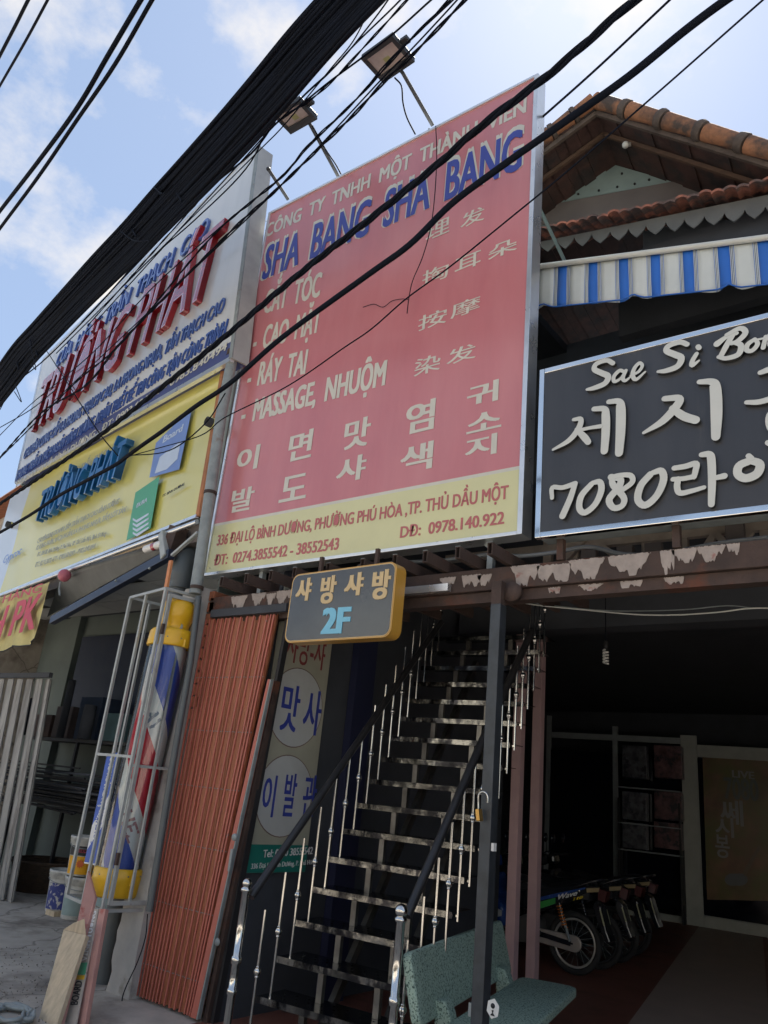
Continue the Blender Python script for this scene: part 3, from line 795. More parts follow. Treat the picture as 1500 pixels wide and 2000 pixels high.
# ------------------------------------------------------------------ steel beam and joists
bm_ = thing('rusty_beam', 'rusty steel beam with flaking white paint across the shop front', 'beam', (-2.5, 4.0, 2.75))
g = B(); g.box(-4.97, 4.0, 4.0, 4.14, 2.735, 2.875); g.build('beam', K['rust'], bm_, bevel=.004)
g = B(); g.box(-4.97, 4.0, 4.03, 4.12, 2.665, 2.732); g.build('lower_channel', K['rust'], bm_)
r3 = random.Random(11)
def patch(uc, v0, v1, wd, y, seed, nm='paint_flake'):
    rr = random.Random(seed); g = B(); top = []; bot = []
    n = 26
    wd *= 1.12; e_ = rr.uniform(2.2, 8); sk = rr.uniform(-.25, .25); ph = [rr.uniform(0, 6) for _ in range(3)]
    for i in range(n + 1):
        f = i / n; u = uc + (f - .5) * wd
        k = (1 - abs(2 * f - 1) ** e_) * (1 + sk * (2 * f - 1)) * (1 + .28 * math.sin(f * 9 + ph[0]) + .16 * math.sin(f * 23 + ph[1]) + .08 * math.sin(f * 51 + ph[2])) * .85
        top.append((u, v1 - rr.uniform(0, .008) - (0 if k > .1 else .01)))
        bot.append((u, v1 - (v1 - v0) * min(1, max(0, k) * rr.uniform(.9, 1.06)) - .004))
    vs = [(p[0], y, p[1]) for p in top] + [(p[0], y, p[1]) for p in bot]
    vs += [(p[0], y + .004, p[1]) for p in top] + [(p[0], y + .004, p[1]) for p in bot]
    m = n + 1
    g.add(vs, [(i, i + 1, m + i + 1, m + i) for i in range(n)] + [(m + i, m + i + 1, 3 * m + i + 1, 3 * m + i) for i in range(n)])
    return g.build(nm, K['paint'], bm_)
for (x0, x1, va, vb, sd_) in ((1000, 1052, .0, 1, 1), (1052, 1112, .1, .9, 2), (1114, 1178, .1, 1, 3), (1192, 1268, .1, 1, 4), (1292, 1318, 0, 1, 5), (1316, 1362, .45, 1, 6), (1366, 1418, .4, 1, 7), (1424, 1448, .6, 1, 8), (905, 940, .25, .8, 9), (935, 960, .25, .75, 10), (862, 890, .3, .8, 12), (500, 525, .3, 1, 13), (528, 545, .2, .9, 14), (548, 575, .3, 1, 15), (462, 490, .1, .95, 16)):
    u0 = on_y(x0, 1120, 4.0)[0]; u1 = on_y(x1, 1120, 4.0)[0]
    patch((u0 + u1) / 2, 2.737 + .135 * va * .9, 2.737 + .136 * vb, u1 - u0, 3.9955, sd_)
for (x0, x1, sd_) in ((1128, 1172, 21), (1210, 1250, 22), (1296, 1332, 23), (1068, 1090, 24), (978, 1000, 25)):
    u0 = on_y(x0, 1150, 4.0)[0]; u1 = on_y(x1, 1150, 4.0)[0]
    patch((u0 + u1) / 2, 2.69, 2.73, u1 - u0, 4.0255, sd_)
g = B(); g.box(-3.2, -2.62, 3.955, 3.995, 2.742, 2.79); g.build('lamp_batten', K['alu'], bm_)
g = B(); g.box(-4.9, -4.05, 3.97, 3.996, 2.70, 2.76); g.build('gate_rail', K['dark'], bm_)
for i, (px, py) in enumerate(((432, 1137), (481, 1127), (529, 1122), (575, 1115), (640, 1111), (707, 1107), (770, 1103), (829, 1100), (893, 1092), (956, 1085))):
    c = on_y(px, py, 3.78)
    t = thing('joist_stub', '', 'steel tube', (c[0], 3.78, 2.9), 'rusty square tubes sticking out over the beam')
    where = ['first rusty tube end from the left under the red sign', 'second rusty tube end from the left under the red sign', 'third rusty tube end from the left under the red sign', 'rusty tube end just left of the small hanging sign', 'rusty tube end above the left half of the small hanging sign', 'rusty tube end above the middle of the small hanging sign', 'rusty tube end above the right corner of the small hanging sign', 'rusty tube end just right of the small hanging sign', 'rusty tube end midway between the hanging sign and the black post', 'rusty tube end directly above the black post'][i]
    t['label'] = where
    w, h, k = .035, .075, .005
    z = 2.885
    g = B()
    y1 = 5.2
    g.box(c[0] - w / 2, c[0] + w / 2, 3.78, y1, z, z + k); g.box(c[0] - w / 2, c[0] + w / 2, 3.78, y1, z + h - k, z + h)
    g.box(c[0] - w / 2, c[0] - w / 2 + k, 3.78, y1, z + k, z + h - k); g.box(c[0] + w / 2 - k, c[0] + w / 2, 3.78, y1, z + k, z + h - k)
    g.build('square_tube', K['rust'], t)
    g = B(); g.box(c[0] - w / 2 - .002, c[0] + w / 2 + .002, 3.776, 3.782, z + h, z + h + .003); g.build('end_lip', K['galv'], t)
# black sign post
po = thing('black_post', 'black painted square steel post with scratches holding up the beam', 'post', (-2.27, 4.0, 0))
cx = float(np.mean([on_y(975, 1180, 3.96)[0], on_y(946, 1880, 3.96)[0]]))
g = B(); g.box(cx - .034, cx + .034, 3.91, 3.985, 0, 2.62); g.build('post', K['post'], po, bevel=.004)
g = B(); g.box(cx - .033, cx + .033, 3.912, 3.985, 2.62, 2.76); g.build('rusted_top', K['rust'], po)
g = B(); g.lathe([(.001, -.02), (.06, -.02), (.06, .02), (.001, .02)], (cx + .075, 3.97, 2.70), 16, axis='y'); g.build('round_plate', K['rust'], po)
z0 = on_y(928, 1990, 3.9)[2]
for zz in (0.52,):
    g = B(); g.box(cx - .06, cx - .036, 3.93, 3.95, zz - .03, zz + .03); g.build('hinge', K['galv'], po)
g = B(); c = on_y(942, 1640, 3.88); g.box(cx + .036, cx + .052, 3.92, 3.95, 1.27, 1.31); g.build('white_tab', K['textw'], po)
g = B()
hx = on_y(956, 1968, 3.89)
hp = [(.0 + .036 * math.cos(R(60 * k + 20)), .045 * math.sin(R(60 * k + 20))) for k in range(6)]
g.prism([(hx[0] + .02 + a, hx[2] + b) for a, b in hp], 3.888, 3.892); g.build('hexagon_sticker', K['textw'], po)
g = B(); g.lathe([(.0005, 0), (.012, 0), (.012, .001), (.0005, .001)], (hx[0] + .02, 3.886, hx[2] + .012), 12, axis='y')
g.prism([(hx[0] + .014, hx[2] - .006), (hx[0] + .026, hx[2] - .006), (hx[0] + .022, hx[2] - .018), (hx[0] + .034, hx[2] - .03), (hx[0] + .006, hx[2] - .03), (hx[0] + .018, hx[2] - .018)], 3.8855, 3.887)
g.build('sticker_emblem', K['black'], po)
pk = thing('padlock', 'open brass padlock hanging by its shackle on the black post', 'padlock', on_y(937, 1575, 3.87))
c = on_y(938, 1565, 3.87)
g = B(); pts = [(c[0] + .028 + .03 * math.cos(a) - .012, 3.87, c[2] + .02 + .03 * math.sin(a)) for a in [math.pi * t / 8 for t in range(0, 9)]]
pts = [(pts[0][0], 3.87, c[2] - .005)] + pts + [(pts[-1][0] + .006, 3.87, c[2] - .05)]
g.tube(pts, .0055, 6); g.build('shackle', K['chrome'], pk)
g = B(); g.bar((c[0] - .008, 3.87, c[2] - .04), (c[0] + .004, 3.87, c[2] - .10), .022, .04); g.build('lock_body', K['brass'], pk, bevel=.003)

# ------------------------------------------------------------------ orange folding gate
og = thing('orange_folding_gate', 'folded orange corrugated steel gate beside the stairs', 'gate', (-4.6, 4.05, 0))
xl0, xl1 = -5.0, -4.97        # left edge bottom, top
xr0, xr1 = -4.41, -4.16
nS = 15
widths = [1.0] * 7 + [1.5] * 5 + [0.8, 0.7, 0.6]
tot = sum(widths); acc = 0
for i in range(nS):
    f0 = acc / tot; acc += widths[i]; f1 = acc / tot
    def X(f, z): 
        t = z / 2.69
        return (xl0 + (xr0 - xl0) * f) * (1 - t) + (xl1 + (xr1 - xl1) * f) * t
    ya, yb = (4.0, 4.035) if i % 2 else (4.035, 4.0)
    g = B()
    for (zb, zt) in ((.02, 2.69),):
        a0, a1, b0, b1 = X(f0, zb) , X(f1, zb) - .004, X(f0, zt), X(f1, zt) - .004
        g.hexa([(a0, ya, zb), (a1, yb, zb), (a1, yb + .012, zb), (a0, ya + .012, zb), (b0, ya, zt), (b1, yb, zt), (b1, yb + .012, zt), (b0, ya + .012, zt)])
    g.build('slat', K['orange'], og)
    # rolled rib along the seam of the slat
    g = B(); g.bar((X(f0, .02), min(ya, yb) - .004, .02), (X(f0, 2.69), min(ya, yb) - .004, 2.69), .012, .010); g.build('rib', K['orangeframe'], og)
g = B()
for k, zz in enumerate((0.22, 0.62, 1.02, 1.42, 1.82, 2.22)):
    for j in range(38):
        f = (j + .5) / 38
        g.ball((X(f, zz), 3.997, zz + .002 * (j % 2)), .0042, 6, 4)
o = g.build('rivets', K['galv'], og); o['kind'] = 'stuff'
g = B(); g.hexa([(xr0, 3.985, .02), (xr0 + .055, 3.985, .02), (xr0 + .055, 4.03, .02), (xr0, 4.03, .02), (xr1 + .01, 3.985, 2.2), (xr1 + .035, 3.985, 2.2), (xr1 + .035, 4.03, 2.2), (xr1 + .01, 4.03, 2.2)]); g.build('leading_frame', K['orangeframe'], og)
g = B(); g.hexa([(xr0 + .057, 3.985, .02), (xr0 + .068, 3.985, .02), (xr0 + .068, 4.015, .02), (xr0 + .057, 4.015, .02), (xr1 + .037, 3.985, 2.2), (xr1 + .046, 3.985, 2.2), (xr1 + .046, 4.015, 2.2), (xr1 + .037, 4.015, 2.2)]); g.build('edge_strip', K['galv'], og)
for (px, py) in ((457, 1635), (424, 1840)):
    c = on_y(px, py, 3.975); g = B(); g.lathe([(.001, -.008), (.022, -.006), (.024, 0)], (c[0], 3.978, c[2]), 14, axis='y'); g.build('rivet_disc', K['galv'], og)
c = on_y(450, 1680, 3.97); g = B(); g.box(c[0] - .012, c[0] + .012, 3.965, 3.984, c[2] - .07, c[2] + .07); g.build('handle', K['galv'], og, bevel=.004)
# second leaf frame, dark, right of the gate
df = thing('rusty_gate_frame', 'narrow rusty steel door frame between the orange gate and the stairs', 'gate frame', (-4.25, 4.1, 0))
g = B(); g.bar((-4.325, 4.06, 0), (-4.135, 4.06, 2.2), .035, .05); g.build('frame_bar', K['rust'], df)
g = B(); g.bar((-4.29, 4.09, 0), (-4.12, 4.09, 2.66), .03, .05); g.build('frame_bar', K['black'], df)

# ================================================================== RED SIGN
rs = thing('red_signboard', 'tall faded red signboard with blue SHA BANG SHA BANG lettering and yellow strip below', 'signboard', (-3.62, 4.0, 3.07))
X0, X1, Z0, Z1 = -5.115, -2.125, 3.07, 6.895
g = B(); g.box(X0 + .03, X1 - .03, 4.003, 4.10, Z0 + .03, Z1 - .02); g.build('backing', K['galv'], rs)
zy = (F0.uv(417, 1023)[1] + F0.uv(1022, 916)[1]) / 2
def sheet(F, u0, v0, u1, v1, w, m, name, parent, amp=0.0, nu=1, nv=1, seed=0):
    g = B()
    def fn(a, b):
        u = u0 + (u1 - u0) * a; v = v0 + (v1 - v0) * b
        return F.p(u, v, w + amp * (math.sin(u * 3.1 + seed) * math.cos(v * 2.3 + seed) + .5 * math.sin(u * 7 + v * 4)))
    g.grid(fn, nu, nv)
    return g.build(name, m, parent)
sheet(F0, X0 + .025, zy + .012, X1 - .035, Z1 - .02, 0, K['red'], 'red_panel', rs)
sheet(F0, X0 + .025, Z0 + .02, X1 - .035, zy - .012, 0, K['yel'], 'yellow_strip', rs)
sheet(F0, X0 + .025, zy - .012, X1 - .035, zy + .012, 0, K['cream'], 'cream_line', rs)
for (a, b, c, d) in ((X0, X0 + .025, Z0, Z1), (X1 - .035, X1, Z0, Z1)):
    g = B(); g.box(a, b, 3.985, 4.115, c, d); g.build('frame', K['alu'], rs, bevel=.002)
for (c, d) in ((Z0 - .001, Z0 + .024), (Z1 - .022, Z1 + .001)):
    g = B(); g.box(X0 + .026, X1 - .036, 3.985, 4.115, c, d); g.build('frame', K['alu'], rs, bevel=.002)
T = lambda body, bl, br, tl, m, off=.03, w=.003, sh=0.0: line_text(F0, body, bl, br, tl, w - .0015, w, m, rs, off, sh)
T('CÔNG  TY  TNHH  MỘT  THÀNH  VIÊN', (517, 465), (1028, 219), (520, 440), K['cream'], .035)
o = T('SHA  BANG  SHA  BANG', (507, 551), (1022, 327), (512, 482), K['cream'], .062, .003)
T('SHA  BANG  SHA  BANG', (511, 548), (1019, 329), (515, 486), K['blue'], .032, .006)
T('-  CẮT  TÓC', (494, 620), (624, 579), (497, 577), K['cream'], .04)
T('-  CAO  MẶT', (492, 689), (624, 648), (496, 645), K['cream'], .04)
T('-  RÁY  TAI', (481, 759), (596, 730), (485, 715), K['cream'], .04)
T('-  MASSAGE,  NHUỘM', (469, 830), (752, 752), (473, 788), K['cream'], .045)
for ch, bl, tr in (('理', (831, 472), (880, 422)), ('发', (899, 448), (948, 400)), ('掏', (824, 560), (877, 512)), ('耳', (888, 535), (940, 488)), ('朵', (953, 510), (1011, 462)),
                   ('按', (816, 648), (874, 600)), ('摩', (880, 624), (939, 576)), ('染', (808, 737), (862, 688)), ('发', (872, 715), (931, 668))):
    glyph_text(F0, ch, bl, tr, .0015, .003, K['cream'], rs, .008)
for ch, bl, tr in (('이', (459, 925), (510, 867)), ('발', (448, 1003), (500, 948)), ('면', (560, 904), (615, 836)), ('도', (544, 983), (604, 922)), ('맛', (669, 881), (727, 811)), ('샤', (655, 946), (718, 885)),
                   ('염', (790, 851), (852, 777)), ('색', (780, 927), (848, 860)), ('귀', (911, 797), (975, 740)), ('소', (911, 849), (981, 797)), ('지', (908, 898), (972, 845))):
    glyph_text(F0, ch, bl, tr, .0015, .003, K['cream'], rs, .03)
T('336 ĐẠI LỘ BÌNH DƯƠNG, PHƯỜNG PHÚ HÒA ,TP. THỦ DẦU MỘT', (423, 1066), (993, 974), (425, 1046), K['pink'], .03)
T('ĐT:  0274.3855542 - 38552543', (417, 1105), (661, 1073), (419, 1085), K['pink'], .03)
T('DĐ:  0978.140.922', (781, 1051), (985, 1023), (783, 1029), K['pink'], .03)
for i, (px, py) in enumerate(((838, 252), (1044, 150), (1040, 175), (520, 432), (1018, 900), (410, 1110))):
    u, v = F0.uv(px, py); g = B(); g.lathe([(.001, .004), (.008, .003), (.009, 0)], (u, 3.997, v), 8, axis='y'); g.build('screw', K['galv'], rs)
ct = tag(B().tube([on_y(*p, 3.94) for p in smooth_path([(851, 246), (853, 300), (850, 370), (842, 440), (826, 500), (806, 548), (799, 580), (795, 612)], 4)], .004, 5).build('dangling_wire', K['cable']), 'thin dark wire dangling down the upper right of the red sign', 'wire')
ct = tag(B().tube([on_y(*p, 3.985) for p in smooth_path([(709, 600), (730, 594), (748, 600), (765, 588), (784, 584), (797, 585)], 4)], .003, 5).build('loose_thread', K['cable']), 'short curly thread lying on the middle of the red sign', 'thread')
# sign legs
for i, px in enumerate((960, 520)):
    x = on_y(px, 1080, 4.07)[0]
    o = B().box(x - .02, x + .02, 4.05, 4.09, 2.88, 3.065).build('sign_leg', K['galv'], rs)
o = B().bar((-2.29, 4.07, 2.95), (-2.42, 4.07, 3.065), .03, .03).build('leg_brace', K['galv'], rs)

# floodlights over the red sign
def flood(px_corners, base, tip, lab, cable):
    z = 7.2
    P = [on_z(*p, z) for p in px_corners]
    c = sum(P) / 4
    ex = (P[0] - P[3]); ex = ex / np.linalg.norm(ex); ey = np.array([-ex[1], ex[0], 0])
    if (P[1] - P[0]) @ ey < 0: ey = -ey
    w = np.linalg.norm(P[0] - P[3]) / 2; h = np.linalg.norm(P[1] - P[0]) / 2
    M = Matrix.Identity(4)
    ezv = np.cross(ex, ey)
    for i in range(3):
        M[i][0] = ex[i]; M[i][1] = ey[i]; M[i][2] = ezv[i]; M[i][3] = c[i]
    s = 1 if ezv[2] > 0 else -1
    t = thing('floodlight', lab, 'floodlight', c, 'floodlights on arms over the red sign')
    def bx(x0, x1, y0, y1, z0, z1): return B(M).box(x0, x1, y0, y1, min(s * z0, s * z1), max(s * z0, s * z1))
    g = bx(-w, w, -h, h, .012, .05); g.build('housing', K['lampbody'], t, bevel=.006)
    for (a, b_, c_, d) in ((-w, -w + .035, -h, h), (w - .035, w, -h, h), (-w + .035, w - .035, -h, -h + .035), (-w + .035, w - .035, h - .07, h)):
        g = bx(a, b_, c_, d, -.006, .011); g.build('bezel', K['lampbody'], t)
    g = bx(-w + .035, w - .035, -h + .035, h - .07, .004, .009); g.build('lamp_lens', K['lampglass'], t)
    g = bx(-.03, .03, -.03, .03, .003, .0038); g.build('led_chip', mat('led_chip', (.30, .30, .12), .4), t)
    for k in range(7):
        x = -w * .8 + k * w * .266
        g = bx(x - .004, x + .004, -h * .8, h * .8, .051, .07); g.build('cooling_fin', K['lampbody'], t)
    g = bx(w + .002, w + .07, -.06, .0, .02, .05); g.build('junction_box', K['lampbody'], t)
    g = B(); g.tube([base, tip], .017, 8); g.build('arm', K['armgrey'], t)
    g = B(); g.bar(tip, c + np.array([0, 0.05, .055]), .03, .012); g.build('bracket', K['lampbody'], t)
    g = B(); g.tube(smooth_path(cable, 5), .007, 6); g.build('flex', K['cable'], t)
ba = on_y(845, 245, 4.06); ti = on_x(787, 143, ba[0])
flood([(766, 70), (812, 119), (748, 163), (704, 115)], ba, ti, 'black floodlight on an arm over the middle right of the red sign', [on_y(771, 152, 3.6), on_y(784, 168, 3.62), on_y(787, 200, 3.7), on_y(795, 230, 3.85), on_y(811, 262, 4.06)])
ba = on_y(661, 345, 4.06); ti = on_x(604, 240, ba[0])
flood([(580, 198), (624, 230), (572, 257), (528, 229)], ba, ti, 'black floodlight on an arm over the left part of the red sign', [on_y(610, 245, 3.6), on_y(635, 290, 3.8), on_y(655, 320, 4.0), on_y(666, 340, 4.06)])
ba = on_y(563, 390, 4.06); ti = on_x(524, 330, ba[0])
ar = thing('lamp_arm', 'bare grey steel arm rising at the left corner of the red sign', 'lamp arm', ba)
g = B(); g.tube([ba, ti], .017, 8); g.build('arm', K['armgrey'], ar)
g = B(); g.ball(ti, .022); g.build('arm_joint', K['lampbody'], ar)
tp = tag(B().prism([(-5.25, 6.80), (-5.0, 7.02), (-4.86, 7.04), (-4.86, 6.7), (-5.25, 6.6)], 4.13, 4.16).build('grey_tarpaulin', mat('tarp_light', (.33, .35, .34), .6, bump=.5, bs=5)), 'grey tarpaulin corner sticking up between the white and red signs', 'tarpaulin')

# ================================================================== HANGING 2F SIGN
FS = Frame(-3.79, 3.7, -1.5)
hs = thing('hanging_sign', 'small grey rounded sign with gold edge reading 2F below the red sign', 'sign', (-3.3, 3.72, 2.65))
u0, u1 = 0.0, 0.965; v0 = 2.415; v1 = 2.885
def rrect(u0, v0, u1, v1, r, n=6):
    P = []
    for (cx_, cy_, a0) in ((u1 - r, v0 + r, -90), (u1 - r, v1 - r, 0), (u0 + r, v1 - r, 90), (u0 + r, v0 + r, 180)):
        for k in range(n + 1):
            a = R(a0 + 90 * k / n); P.append((cx_ + r * math.cos(a), cy_ + r * math.sin(a)))
    return P
ub = FS.uv(562, 1246); ut = FS.uv(768, 1106); ul = FS.uv(572, 1121); ur = FS.uv(764, 1247)
u0 = (ub[0] + ul[0]) / 2; u1 = (ut[0] + ur[0]) / 2; v0 = (ub[1] + ur[1]) / 2; v1 = (ut[1] + ul[1]) / 2
def plate(F, poly, w0, w1, m, name, parent):
    return polyplate(F, poly, w0, w1, m, name, parent)
plate(FS, rrect(u0 - .012, v0 - .012, u1 + .012, v1 + .012, .06), -.10, 0.0, K['gold'], 'gold_case', hs)
plate(FS, rrect(u0 - .004, v0 - .004, u1 + .004, v1 + .004, .055), 0.0005, 0.003, K['goldface'], 'rim', hs)
plate(FS, rrect(u0 + .001, v0 + .001, u1 - .001, v1 - .001, .05), 0.003, 0.005, mat('grey_acrylic', (.05, .056, .062), .25, coat=.4), 'grey_face', hs)
for ch, bl, tr in (('샤', (577, 1176), (613, 1128)), ('방', (624, 1181), (661, 1123)), ('샤', (672, 1166), (714, 1117)), ('방', (725, 1173), (767, 1111))):
    glyph_text(FS, ch, bl, tr, .005, .009, K['goldface'], hs, .055)
line_text(FS, '2F', (627, 1239), (683, 1237), (632, 1189), .005, .009, K['cyan'], hs, .06)
for uu in (u0 + .2, u1 - .2):
    q = FS.p(uu, v1 + .012, -.05); g = B(); g.bar(q, q + np.array([0, 0, .12]), .025, .025); g.build('hanger', K['rust'], hs)

# ================================================================== BLACK SIGN (Sae Si Bong)
FB = Frame(0, 3.95, 1.5)
bs = thing('black_signboard', 'black signboard with raised white Sae Si Bong lettering and mirror trim', 'signboard', (-0.7, 3.95, 3.0))
c0 = FB.uv(1045, 1052); c1 = FB.uv(1056, 724)
bu0 = (c0[0] + c1[0]) / 2; bv0 = c0[1]; bv1 = c1[1]; bu1 = 2.4
g = B(M=FB.M()); g.box(bu0 + .01, bu1 - .01, 0.002, .16, bv0 + .01, bv1 - .01); g.build('cabinet', K['galv'], bs)
sheet(FB, bu0 + .03, bv0 + .03, bu1 - .03, bv1 - .03, .004, K['blk'], 'face_panel', bs)
for (a, b, c, d) in ((bu0, bu0 + .034, bv0, bv1), (bu1 - .034, bu1, bv0, bv1), (bu0 + .035, bu1 - .035, bv0, bv0 + .034), (bu0 + .035, bu1 - .035, bv1 - .034, bv1)):
    g = B(M=FB.M()); g.box(a, b, -.012, .03, c, d); g.build('mirror_trim', K['mirror'], bs, bevel=.003)
def Z7(x, y): return FB.uv(1000 + x / 3, 600 + y / 3, .02)
SC = FB.uv(1251, 900)[0] - FB.uv(1250, 900)[0]
def letter(strokes, name='channel_letter'):
    bb = B()
    for i, st in enumerate(strokes):
        pts = [Z7(p[0], p[1]) for p in st]; wd = [p[2] / 3 * SC * (1.18 if p[2] < 40 else 1.06) for p in st]
        stroke_mesh(bb, FB, pts, wd, .008, .034 + .0009 * i, ramp=.0007)
    bb.build(name, [K['letter'], K['letterside']], bs)
# Sae
letter([[(596, 335, 26), (560, 318, 26), (500, 338, 28), (488, 370, 30), (530, 392, 32), (568, 412, 34), (550, 452, 32), (490, 478, 28), (445, 488, 16)]])
letter([[(662, 385, 16), (635, 378, 22), (602, 412, 22), (605, 442, 20), (640, 425, 16), (668, 388, 18)], [(672, 378, 20), (655, 420, 22), (668, 438, 18), (700, 415, 10)]])
letter([[(700, 408, 12), (745, 385, 18), (768, 350, 18), (750, 334, 20), (722, 365, 22), (712, 405, 24), (732, 430, 20), (785, 385, 10)]])
# Si
letter([[(1030, 225, 26), (990, 212, 28), (925, 232, 30), (910, 262, 32), (960, 285, 34), (996, 305, 34), (975, 352, 32), (910, 378, 28), (860, 384, 16)]])
letter([[(1085, 280, 22), (1062, 320, 24), (1060, 348, 24), (1100, 320, 10)]]); letter([[(1094, 238, 26), (1100, 246, 26)]])
# Bong
letter([[(1205, 222, 34), (1260, 182, 22), (1320, 160, 20)], [(1300, 165, 26), (1262, 230, 28), (1230, 290, 26)], [(1260, 170, 18), (1340, 132, 26), (1372, 158, 28), (1330, 205, 26), (1290, 222, 18)], [(1300, 215, 18), (1345, 232, 28), (1330, 285, 28), (1260, 308, 24), (1215, 300, 20)]])
letter([[(1425, 195, 20), (1385, 225, 24), (1378, 258, 24), (1410, 262, 22), (1442, 225, 22), (1430, 198, 18)], [(1440, 198, 12), (1480, 190, 10)]])
letter([[(1490, 180, 20), (1475, 245, 22)], [(1480, 215, 14), (1520, 165, 22), (1515, 230, 22), (1540, 232, 10)]])
letter([[(1600, 150, 20), (1560, 180, 22), (1570, 215, 22), (1605, 170, 18), (1600, 240, 22), (1560, 290, 22), (1540, 260, 16)]])
# 세
letter([[(366, 664, 20), (408, 662, 28), (396, 715, 34), (340, 785, 30), (246, 840, 14)], [(385, 722, 26), (430, 768, 38), (452, 796, 34)], [(420, 722, 20), (470, 712, 20), (525, 704, 24)]])
letter([[(485, 602, 28), (545, 602, 34), (554, 640, 50), (554, 740, 50), (546, 848, 44)]])
letter([[(572, 560, 28), (630, 558, 34), (642, 600, 56), (641, 730, 56), (632, 860, 46)]])
# 시
letter([[(898, 542, 30), (985, 540, 36), (965, 590, 48), (885, 675, 38), (776, 742, 16)], [(945, 600, 40), (1010, 645, 48), (1080, 668, 46)]])
letter([[(1102, 444, 26), (1175, 444, 36), (1195, 480, 58), (1202, 620, 60), (1198, 765, 46)]])
# 봉
letter([[(1458, 390, 24), (1530, 375, 34), (1545, 470, 40)], [(1640, 340, 34), (1640, 450, 40)], [(1540, 420, 24), (1640, 400, 24)], [(1545, 480, 24), (1640, 465, 24)]])
letter([[(1378, 564, 22), (1460, 560, 28), (1600, 520, 30), (1760, 500, 30)], [(1590, 470, 30), (1592, 515, 30)]])
letter([[(1590, 585, 36), (1520, 640, 44), (1530, 720, 44), (1610, 740, 44), (1670, 680, 44), (1650, 600, 40), (1592, 584, 34)]])
letter([[(1503, 800, 26), (1530, 815, 26)]])
# 7080
letter([[(240, 1122, 22), (242, 1062, 26), (300, 1062, 26), (372, 1040, 30)], [(376, 1038, 28), (345, 1130, 34), (302, 1228, 36)]])
letter([[(470, 1042, 30), (412, 1110, 34), (400, 1180, 34), (432, 1208, 32), (492, 1160, 32), (528, 1080, 34), (520, 1030, 32), (478, 1034, 24)]])
letter([[(585, 1000, 34), (640, 1012, 34), (630, 1060, 36), (575, 1130, 36), (600, 1180, 32), (650, 1168, 30), (660, 1120, 32), (600, 1050, 34), (588, 1008, 26)], [(588, 1002, 26), (640, 990, 26), (700, 992, 28), (710, 1030, 28), (655, 1075, 26)]])
letter([[(815, 985, 34), (760, 1050, 36), (742, 1130, 36), (785, 1165, 36), (852, 1110, 34), (892, 1020, 36), (880, 965, 34), (830, 975, 26)]])
# 라
letter([[(955, 948, 26), (1020, 938, 28), (1082, 922, 30), (1080, 962, 28), (1070, 1000, 26)], [(948, 1014, 24), (1010, 1010, 24), (1072, 998, 26)], [(978, 1014, 30), (972, 1060, 30), (990, 1095, 28), (1060, 1082, 24), (1130, 1062, 20)]])
letter([[(1115, 870, 26), (1158, 868, 34), (1172, 900, 42), (1176, 1020, 40), (1172, 1160, 30)], [(1175, 1012, 22), (1215, 1002, 26), (1248, 995, 30)]])
# 이
letter([[(1398, 905, 36), (1335, 935, 42), (1328, 985, 42), (1375, 1008, 44), (1440, 980, 44), (1455, 925, 42), (1400, 903, 34)], [(1390, 878, 26), (1406, 892, 26)]])
letter([[(1560, 800, 30), (1600, 805, 40), (1610, 900, 46), (1605, 1080, 40)]])
for px, py in ((1095, 1050), (1320, 1022)):
    c = on_y(px, py, 3.99); g = B(); g.box(c[0] - .02, c[0] + .02, 3.98, 4.02, 2.876, 3.03); g.build('sign_leg', K['rust'], bs)

# ================================================================== LEFT SHOP BOARDS
wb = thing('white_signboard', 'white signboard with red TRUONG PHAT letters on the upper left', 'signboard', FL.p(-3, 5.2, 0))
W = lambda px, py: FL.uv(px, py, 0.12)
FW = FL
wTR, wTL, wBR, wBL = W(503, 286), W(84, 701), W(450, 700), W(30, 942)
uR = (wTR[0] * .5 + wBR[0] * .5); uLft = (wTL[0] + wBL[0]) / 2
# the board is built as a quad through its four corners
def quadpt(c, a, b, w):      # bilinear in the plane
    u = (c[0][0] * (1 - a) + c[1][0] * a) * (1 - b) + (c[2][0] * (1 - a) + c[3][0] * a) * b
    v = (c[0][1] * (1 - a) + c[1][1] * a) * (1 - b) + (c[2][1] * (1 - a) + c[3][1] * a) * b
    return FL.p(u, v, w)
CW = [wBL, wBR, wTL, wTR]
def quadboard(C, w0, w1, m, name, parent, nu=1, nv=1):
    g = B(); g.grid(lambda a, b: quadpt(C, a, b, w1), nu, nv)
    e = [quadpt(C, a, b, w) for w in (w0, w1) for (a, b) in ((0, 0), (1, 0), (1, 1), (0, 1))]
    g.add(e, [(0, 1, 5, 4), (1, 2, 6, 5), (2, 3, 7, 6), (3, 0, 4, 7), (3, 2, 1, 0)])
    return g.build(name, m, parent)
def sub(C, a0, a1, b0, b1):
    def q(a, b):
        return ((C[0][0] * (1 - a) + C[1][0] * a) * (1 - b) + (C[2][0] * (1 - a) + C[3][0] * a) * b, (C[0][1] * (1 - a) + C[1][1] * a) * (1 - b) + (C[2][1] * (1 - a) + C[3][1] * a) * b)
    return [q(a0, b0), q(a1, b0), q(a0, b1), q(a1, b1)]
quadboard(sub(CW, 0.004, .996, .075, .993), -.05, .118, K['white'], 'white_panel', wb)
quadboard(sub(CW, 0.004, .996, 0.003, .074), -.05, .120, K['navy'], 'navy_strip', wb)
for (a, b) in (((0, 1), (1, 1)), ((0, 0), (0, 1)), ((1, 0), (1, 1)), ((0, 0), (1, 0))):
    g = B(); g.bar(quadpt(CW, *a, .10), quadpt(CW, *b, .10), .045, .05); g.build('frame', K['alu'] if a != (1, 0) else K['galv'], wb)
